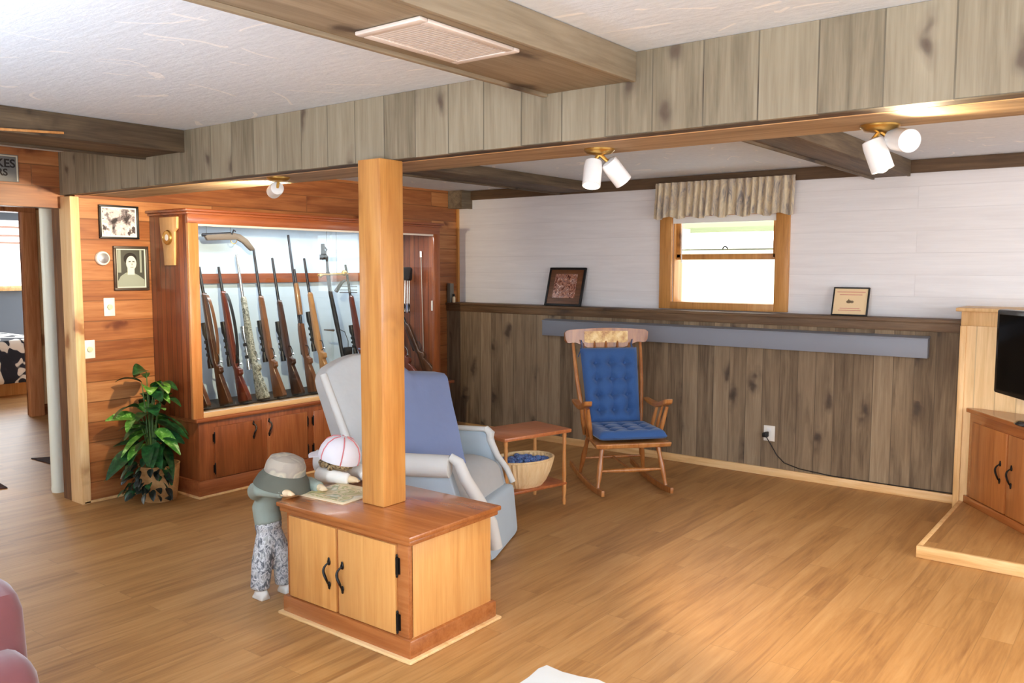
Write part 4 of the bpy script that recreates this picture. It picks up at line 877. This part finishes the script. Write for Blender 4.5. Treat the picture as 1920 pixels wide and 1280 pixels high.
# tin sign above the hall opening
XH = -5.87
t = thing('tin_sign', 'grey tin sign with black letters on the pine header above the hall', 'sign', (XH, 2.2, 2.13))
build(MB().box(XH, XH + .012, 1.95, 2.432, 2.135, 2.305), 'plate', m_sign, t, bev=.003)
build(MB().box(XH + .012, XH + .014, 2.418, 2.426, 2.14, 2.30).box(XH + .012, XH + .014, 1.955, 2.418, 2.292, 2.30), 'border', m_signfr, t)
def text(body, loc, size, par, mat):
    c = bpy.data.curves.new('lettering', 'FONT'); c.body = body; c.size = size; c.extrude = .001; c.align_x = 'RIGHT'; c.offset = .0015
    o = bpy.data.objects.new('lettering', c); C.objects.link(o); c.materials.append(mat); o.parent = par
    me = bpy.data.meshes.new_from_object(o.evaluated_get(bpy.context.evaluated_depsgraph_get())); bpy.data.objects.remove(o)
    me.transform(ROOTM[par.name].inverted() @ frameM(loc, (0, 1, 0), (0, 0, 1)))
    o = bpy.data.objects.new('lettering', me); C.objects.link(o); o.parent = par; return o
text('AKES', (XH + .013, 2.412, 2.225), .072, t, m_dark); text('RS', (XH + .013, 2.365, 2.172), .06, t, m_dark); text('&', (XH + .013, 2.30, 2.145), .05, t, m_dark)
# stick on the beam
tag(build(MB().box(-4.376, -4.362, 1.2, 2.03, 2.25, 2.262).xf(M.Translation((0, 2.03, 2.25)) @ M.Rotation(.06, 4, 'X') @ M.Translation((0, -2.03, -2.25))), 'wooden_stick', m_legw, bev=.002), 'thin yellow wooden stick lying along the dark beam', 'stick')
# pipe
t = thing('white_pipe', 'ivory painted round pipe standing in the hall opening', 'pipe', (-6.22, 2.75, 0))
build(MB().lathe([(.046, 0), (.050, .02), (.047, .05), (.047, ZC)], M.Translation((-6.22, 2.75, 0)), 24), 'shaft', m_pipe, t)

# ------------------------------------------------------------------ plant
t = thing('potted_plant', 'leafy green potted plant on the floor against the gun cabinet', 'plant', (-5.50, 3.07, 0))
build(MB().lathe([(.105, 0), (.11, .01), (.125, .12), (.135, .24), (.138, .25), (.128, .25), (.12, .20), (.10, .19)], M.Translation((-5.47, 3.09, 0)), 28), 'pot', m_pot, t)
def leaf(mb, o, d, ln, wd, droop, roll=0):
    d = V(d).normalized(); sd = d.cross(V((0, 0, 1)))
    if sd.length < .1: sd = V((1, 0, 0))
    sd.normalize(); sd = M.Rotation(roll, 3, d) @ sd; N = 8; rows = []
    for i in range(N + 1):
        q = i / N; p = V(o) + d * ln * q + V((0, 0, -droop * ln * q * q))
        w = wd * math.sin(PI * min(1, q * .96 + .02)) ** .75 * (1 - .25 * q) + .001
        up = sd.cross(d)
        rows.append([mb.bm.verts.new(p + sd * w * k + up * (abs(k) * w * .30)) for k in (-1, -.5, 0, .5, 1)])
    for a, b in zip(rows, rows[1:]):
        for k in range(4): mb.bm.faces.new((a[k], a[k + 1], b[k + 1], b[k]))
random.seed(11)
base_p = V((-5.49, 3.05, .22)); stems = MB(); lo = []
lf = {m: MB() for m in ('d', 'l', 'k')}
for i in range(54):
    hz = random.uniform(.28, .74) if i > 8 else random.uniform(.74, .90)
    a = random.uniform(0, 2 * PI); rr = random.uniform(.02, .13) * (1.15 - hz * .8)
    o = base_p + V((rr * math.cos(a), rr * math.sin(a), hz - .22))
    if o.x < -5.66: o.x = -5.66
    dz = random.uniform(.0, .7) if hz > .6 else random.uniform(-.35, .35)
    d = V((math.cos(a) * .9 + .25, math.sin(a), dz))
    if d.x < -.45: d.x = -.45
    ln = random.uniform(.16, .25); k = 'l' if random.random() < .27 else 'd'
    e = o + d.normalized() * ln
    if e.x < -5.73: d.x = abs(d.x) * .3
    if e.y > 3.24 and o.x < -5.24: d.y = -abs(d.y) * .2; d.x = abs(d.x) + .3
    leaf(lf[k], o, d, ln, random.uniform(.042, .068), random.uniform(.25, .7), random.uniform(-.6, .6))
    if i % 2 == 0: stems.tube([base_p + V((random.uniform(-.03, .03), random.uniform(-.03, .03), 0)), base_p.lerp(o, .6) + V((0, 0, .04)), o], [.006, .005, .003], 6)
for i in range(70):
    a = random.uniform(-PI * .9, .35); rr = random.uniform(.10, .17)
    o = V((-5.44 + rr * math.cos(a) * .9, 3.02 + rr * math.sin(a), random.uniform(.04, .34)))
    if o.x < -5.68: o.x = -5.68
    d = V((math.cos(a), math.sin(a), random.uniform(-.9, .2)))
    if (o + d.normalized() * .07).z < .02: d.z = .1
    if d.x < 0: d.x *= .2
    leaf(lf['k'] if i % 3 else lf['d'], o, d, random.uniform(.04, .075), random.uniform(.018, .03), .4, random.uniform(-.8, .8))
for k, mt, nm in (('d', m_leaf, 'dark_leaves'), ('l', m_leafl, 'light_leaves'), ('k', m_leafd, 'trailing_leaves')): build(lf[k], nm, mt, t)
build(stems, 'stems', m_stem, t)

# ------------------------------------------------------------------ things on the ledge and the wainscot
def leaning(name, label, cat, x0, x1, z0, h, ybot, ytop, fw, fmat):
    th = math.atan2(ytop - ybot, h); m = M.Translation(((x0 + x1) / 2, ybot, z0)) @ M.Rotation(-th, 4, 'X')
    t = thing(name, label, cat, None, mat4=m); w = (x1 - x0) / 2; hh = h / math.cos(th)
    mb = MB().box(-w, w, -.012, .008, 0, fw).box(-w, w, -.012, .008, hh - fw, hh).box(-w, -w + fw, -.012, .008, fw, hh - fw).box(w - fw, w, -.012, .008, fw, hh - fw)
    build(mb, 'frame', fmat, t, local=True, bev=.002); return t, w, hh
t, w, hh = leaning('framed_plaque', 'dark framed brown plaque with a reddish picture standing on the ledge', 'picture', -4.575, -4.18, 1.25, .345, 6.40, 6.50, .02, m_scope)
build(MB().box(-w + .018, w - .018, -.006, .006, .018, hh - .018), 'board', m_fr_br, t, local=True)
build(MB().box(-w + .075, w - .08, -.009, -.005, .075, hh - .06), 'photo', m_sepia, t, local=True)
t, w, hh = leaning('framed_certificate', 'small dark framed cream certificate standing on the ledge right of the window', 'certificate', -1.99, -1.735, 1.25, .205, 6.42, 6.48, .010, m_scope)
build(MB().box(-w + .008, w - .008, -.006, .006, .008, hh - .008), 'paper', m_cert, t, local=True)
for zz_, a in ((.178, .10), (.158, .08), (.055, .07), (.04, .08)): build(MB().box(-a, a, -.0075, -.005, zz_ - .003, zz_ + .003), 'printed_line', m_certline, t, local=True)
build(MB().ell((-.01, -.007, .105), (.018, .002, .012)).ell((.012, -.007, .104), (.012, .002, .010)).tube([(-.012, -.007, .11), (-.012, -.007, .125)], .003, 6), 'emblem', m_certink, t, local=True)
tag(build(MB().box(-5.735, -5.69, 6.345, 6.40, 1.25, 1.44), 'grey_box', plain('grey_tin', (112, 108, 98), .5), bev=.004), 'narrow grey box standing on the ledge beside the cabinet', 'box')
t = thing('small_bottle', 'tiny cream bottle with dark cap on the ledge beside the cabinet', 'bottle', (-5.66, 6.37, 1.25))
build(MB().lathe([(.014, 0), (.016, .005), (.015, .05), (.008, .062)], M.Translation((-5.665, 6.37, 1.25)), 14), 'body', m_paper, t); build(MB().lathe([(.010, .06), (.012, .065), (.011, .085)], M.Translation((-5.665, 6.37, 1.25)), 14), 'cap', m_scope, t)
t = thing('wall_duct', 'long grey painted metal box mounted along the wainscot', 'duct', (-2.91, 6.3, 1.0))
build(MB().box(-4.527, -1.30, 6.295, 6.356, .985, 1.118), 'front', m_slategrey, t, bev=.003)
build(MB().prism([(-4.527, 6.356, 1.122), (-4.527, 6.29, 1.112), (-4.527, 6.29, 1.121), (-4.527, 6.35, 1.135), (-4.527, 6.356, 1.135)], (3.228, 0, 0)), 'lid', m_slategrey, t)
t = thing('wall_outlet', 'white wall outlet low on the board wainscot', 'outlet', (-2.405, 6.356, .27))
build(MB().box(-2.45, -2.362, 6.349, 6.357, .268, .388), 'plate', m_plate, t, bev=.003)
build(MB().box(-2.423, -2.389, 6.346, 6.35, .345, .372), 'socket', m_white, t, bev=.003)
t = thing('power_cord', 'black power cord running from the outlet along the baseboard', 'cord', (-2.1, 6.33, 0))
build(MB().hexa([(-2.445, 6.30, .30), (-2.405, 6.30, .30), (-2.405, 6.35, .30), (-2.445, 6.35, .30), (-2.445, 6.30, .335), (-2.405, 6.30, .345), (-2.405, 6.35, .345), (-2.445, 6.35, .335)], .4, 4), 'plug', m_scope, t)
build(MB().tube([(-2.42, 6.325, .305), (-2.39, 6.338, .25), (-2.34, 6.34, .17), (-2.28, 6.343, .115), (-2.16, 6.345, .085), (-1.92, 6.345, .068), (-1.6, 6.343, .067), (-1.35, 6.343, .067), (-1.10, 6.325, .075), (-1.03, 6.24, .08)], .0035, 8), 'cable', m_scope, t)

# ------------------------------------------------------------------ right side: pine panel, platform, stand, television
struct('wall_pine_panel', MB().box(-1.085, 2.94, 6.20, 6.5285, 0, 1.318), m_pineP, 'light pine board panel behind the television', cat='wall')
struct('trim_panel', MB().box(-1.115, 2.94, 6.165, 6.5285, 1.318, 1.342).box(-1.085, 2.94, 6.19, 6.2, 1.225, 1.318).box(-1.088, -1.05, 6.185, 6.201, 0, 1.225), m_pineT, 'light pine cap and edge strips of the television panel', bev=.004, cat='trim')
struct('floor_platform', MB().box(-1.03, 2.94, 5.045, 6.199, 0, .062), m_floor, 'low floor platform under the television stand', cat='platform')
struct('trim_platform', MB().box(-1.052, 2.94, 5.02, 5.05, 0, .068).box(-1.052, -1.025, 5.05, 6.185, 0, .068), m_pineX, 'light pine edge of the low platform', bev=.006, cat='trim')
dv = V((.6, -.8, 0)).normalized(); nv = V((-.8, -.6, 0))
TM = M.Translation((-1.005, 6.185, .062)) @ M((tuple(dv), tuple(-nv), (0, 0, 1))).transposed().to_4x4()   # local x along the front, y to the back, z up
t = thing('tv_stand', 'reddish wood corner television stand with two doors on the platform', 'cabinet', None, mat4=TM)
def bl(mb, nm, mt, bev=0, par=None): return build(mb, nm, mt, par or t, local=True, bev=bev)
def corner(g, z0, z1): return MB().prism([(0 - g, 0 - g, z0), (1.15, 0 - g, z0), (1.15, .40, z0), (.36, .42, z0), (0 - g, .02, z0)], (0, 0, z1 - z0))
bl(MB().prism([(0.0, .012, .0), (1.1, .012, .0), (1.1, .5, .0), (.65, .5, .0), (.02, .03, .0)], (0, 0, .60)), 'body', m_cher, .002)
bl(MB().prism([(-.02, -.02, .60), (1.15, -.02, .60), (1.15, .55, .60), (.66, .55, .60), (-.02, .03, .60)], (0, 0, .028)), 'top', m_cabD, .006)
bl(MB().box(0, 1.1, -.0, .02, 0, .60), 'face_frame', m_cabD, .002)
bl(MB().box(-.012, 1.1, -.016, .02, 0, .05), 'base_trim', m_cabD, .004)
for a0, a1, hx in ((.055, .455, .405), (.475, .875, .525)):
    d = bl(MB().box(a0, a1, -.014, .002, .055, .545), 'door', m_cabR, .004)
    mmh = frameM((hx, -.014, .30), (0, -1, 0), (1, 0, 0)); mb = MB(); pts = []
    for i in range(13):
        q = i / 12; pts.append((.006 + .024 * math.sin(PI * q) ** .7, .010 * math.sin(2 * PI * q), (q - .5) * .1))
    mb.tube(pts, [.0035 + .003 * math.sin(PI * i / 12) for i in range(13)], 8)
    for z in (-.05, .05): mb.ell((.004, 0, z), (.005, .010, .014)); mb.ell((.004, 0, z * 1.28), (.004, .006, .008))
    bl(mb.xf(mmh), 'handle', m_black, par=d)
t = thing('television', 'black flat television standing on the corner stand at the frame edge', 'television', None, mat4=M.Translation((-.845, 5.93, .69)) @ M.Rotation(math.atan2(-.8, .6) + .12, 4, 'Z'))
bl(MB().prism([(0, .0, .15), (.95, .0, .10), (.95, 0, .66), (0, 0, .66)], (0, .07, 0)), 'cabinet', m_tv, .012, t)
bl(MB().box(.03, .92, -.003, .004, .17, .63), 'screen', m_screen, 0, t)
bl(MB().box(.42, .53, .02, .06, .02, .16), 'neck', m_tv, .01, t); bl(MB().hexa([(.25, -.08, 0), (.70, -.08, 0), (.70, .16, 0), (.25, .16, 0), (.27, -.06, .03), (.68, -.06, .03), (.68, .14, .03), (.27, .14, .03)], .4, 6), 'foot', m_tv, 0, t)

# ------------------------------------------------------------------ ceiling: spotlights and vent
def spotl(loc, d, power, cone):
    l = bpy.data.lights.new('spot_light', 'SPOT'); l.energy = power; l.color = (1, .80, .52); l.shadow_soft_size = .03; l.spot_size = math.radians(cone); l.spot_blend = .5
    o = bpy.data.objects.new('spot_light', l); C.objects.link(o); o.location = loc; o.rotation_euler = V(d).to_track_quat('-Z', 'Y').to_euler()
def head(par, mount, d, ln=.105, r=.037, lit=True, power=5, cone=110):
    d = V(d).normalized(); mount = V(mount); a = mount
    m = frameM(a, d, d.orthogonal()); rm = m @ M.Rotation(PI / 2, 4, 'Y')   # lathe axis -> d
    rm = frameM(a, d.orthogonal(), d.cross(d.orthogonal())); 
    sh = build(MB().lathe([(.022, -.005), (r * .92, .0), (r, .02), (r, ln), (r - .004, ln), (r - .006, .03)], rm, 26), 'shade', m_lampw, par)
    bp_ = a + d * (ln - .020)
    if lit:
        build(MB().ell(bp_, (.028, .028, .028)), 'bulb', m_bulb, sh)
        spotl(a + d * (ln + .012), d, power, cone)
    return sh
def spot(label, x, y, heads, z=2.0718):
    t = thing('ceiling_spotlight', label, 'light', (x, y, z), group='ceiling spotlights on the big beam')
    build(MB().lathe([(.062, 0), (.062, -.006), (.05, -.018), (.018, -.024)], M.Translation((x, y, z)), 28), 'canopy', m_brass, t)
    for off, d, pw, cone in heads:
        o = V((x, y, z)) + V(off)
        build(MB().tube([(x, y, z - .02), (x + off[0] * .5, y + off[1] * .5, z - .035), o + V(d).normalized() * .0], .008, 8), 'arm', m_brass, t)
        head(t, o, d, power=pw, cone=cone)
    return t
spot('white double spotlight left of the window below the big beam', -1.85, 2.96, [((-.02, -.01, -.05), (.12, -.35, -1), 30, 120), ((.03, .02, -.05), (.35, .60, -.75), 100, 80)])
spot('white double spotlight at the end of the beam nearest the television', -.80, 3.03, [((-.02, -.01, -.05), (.35, .10, -1), 45, 120), ((.04, .02, -.045), (.60, -.70, -.20), 14, 150)])
spot('white single spotlight left of the post above the gun cabinet', -3.78, 2.86, [((-.01, .0, -.055), (-.88, .42, -.10), 170, 105)])
t = thing('air_vent', 'rectangular metal air vent grille in the underside of the grey beam', 'vent', (-1.71, 1.87, 2.24))
vx0, vx1, vy0, vy1, vz = -1.835, -1.585, 1.655, 2.085, 2.251
build(MB().box(vx0, vx1, vy0, vy0 + .03, vz - .012, vz).box(vx0, vx1, vy1 - .03, vy1, vz - .012, vz).box(vx0, vx0 + .03, vy0 + .03, vy1 - .03, vz - .012, vz).box(vx1 - .03, vx1, vy0 + .03, vy1 - .03, vz - .012, vz), 'frame', m_vent, t, bev=.004)
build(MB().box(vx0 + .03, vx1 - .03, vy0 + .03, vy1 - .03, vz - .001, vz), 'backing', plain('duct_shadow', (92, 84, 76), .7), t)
sl = MB(); 
for i in range(26):
    y = vy0 + .036 + i * (vy1 - vy0 - .072) / 25; sl.box(vx0 + .028, vx1 - .028, y - .005, y + .005, vz - .009, vz - .002)
build(sl, 'slats', m_vent, t)

# ------------------------------------------------------------------ hall and bedroom
t = thing('bed', 'bed with black and white patchwork quilt in the far bedroom', 'bed', (-12.0, 4.2, 0))
build(MB().hexa([(-12.9, 3.2, .35), (-11.2, 3.2, .35), (-11.2, 4.95, .35), (-12.9, 4.95, .35), (-12.9, 3.2, .68), (-11.2, 3.2, .68), (-11.2, 4.95, .68), (-12.9, 4.95, .68)], (.1, .1, .3), 8), 'mattress', m_white, t)
build(MB().hexa([(-12.9, 3.15, .16), (-11.12, 3.15, .16), (-11.12, 5.0, .16), (-12.9, 5.0, .16), (-12.9, 3.18, .72), (-11.16, 3.18, .72), (-11.16, 4.97, .72), (-12.9, 4.97, .72)], (.1, .1, .25), 8), 'quilt', m_quilt, t)
build(MB().box(-12.9, -11.4, 3.4, 4.8, .0, .3), 'bed_base', m_winwood, t)
def mat_(label, pts): tag(build(MB().prism([(x, y, .0) for x, y in pts], (0, 0, .008)), 'floor_mat', m_mat), label, 'mat', 'dark mats on the hall floor')
mat_('dark mat behind the white pipe on the hall floor', [(-7.47, 3.09), (-7.06, 3.10), (-6.75, 3.60), (-7.18, 3.62)])
mat_('dark mat cut by the left edge on the hall floor', [(-6.60, 2.56), (-6.72, 2.15), (-7.3, 2.2), (-7.15, 2.62)])

# ------------------------------------------------------------------ red armchair (near left) and white ottoman (near front)
t = thing('red_armchair', 'dusty red velvet armchair cut by the left edge', 'armchair', (-2.8, .7, 0))
build(MB().hexa([(-3.3, .72, .05), (-2.34, .80, .05), (-2.34, .98, .05), (-3.3, .95, .05), (-3.3, .72, .78), (-2.37, .78, .76), (-2.37, .96, .76), (-3.3, .95, .78)], (.15, .5, .22), 10), 'arm', m_red, t)
build(MB().hexa([(-2.72, .55, .05), (-2.22, .72, .05), (-2.22, .97, .05), (-2.72, .97, .05), (-2.72, .55, .62), (-2.25, .74, .60), (-2.25, .94, .60), (-2.72, .95, .62)], (.3, .45, .3), 10), 'arm_front', m_red, t)
build(MB().hexa([(-3.3, .0, .05), (-2.25, .0, .05), (-2.25, .80, .05), (-3.3, .80, .05), (-3.3, .0, .42), (-2.25, .0, .40), (-2.25, .80, .40), (-3.3, .80, .42)], (.15, .15, .3), 8), 'seat', m_red, t)
build(MB().hexa([(-3.55, -.1, .05), (-3.2, -.1, .05), (-3.2, .95, .05), (-3.55, .95, .05), (-3.7, -.1, 1.0), (-3.4, -.1, 1.0), (-3.4, .95, 1.0), (-3.7, .95, 1.0)], (.4, .15, .25), 8), 'back', m_red, t)
t = thing('ottoman', 'white quilted ottoman corner at the bottom edge of the floor', 'ottoman', (-1.0, 1.6, 0))
build(MB().hexa([(-1.40, 1.35, .10), (-.6, 1.35, .10), (-.6, 1.975, .10), (-1.40, 1.975, .10), (-1.40, 1.35, .45), (-.6, 1.35, .45), (-.6, 1.975, .45), (-1.40, 1.975, .45)], (.06, .08, .14), 12,
    lambda p, u, w, tt: p + V((0, 0, .008 * tt * math.sin(u * 22 + w * 9) * math.sin(w * 14)))), 'cushion', m_slipwhite, t)
for x in (-1.32, -.68):
    for y in (1.43, 1.90): build(MB().lathe([(.018, 0), (.024, .1)], M.Translation((x, y, 0)), 12), 'leg', m_rock, t)
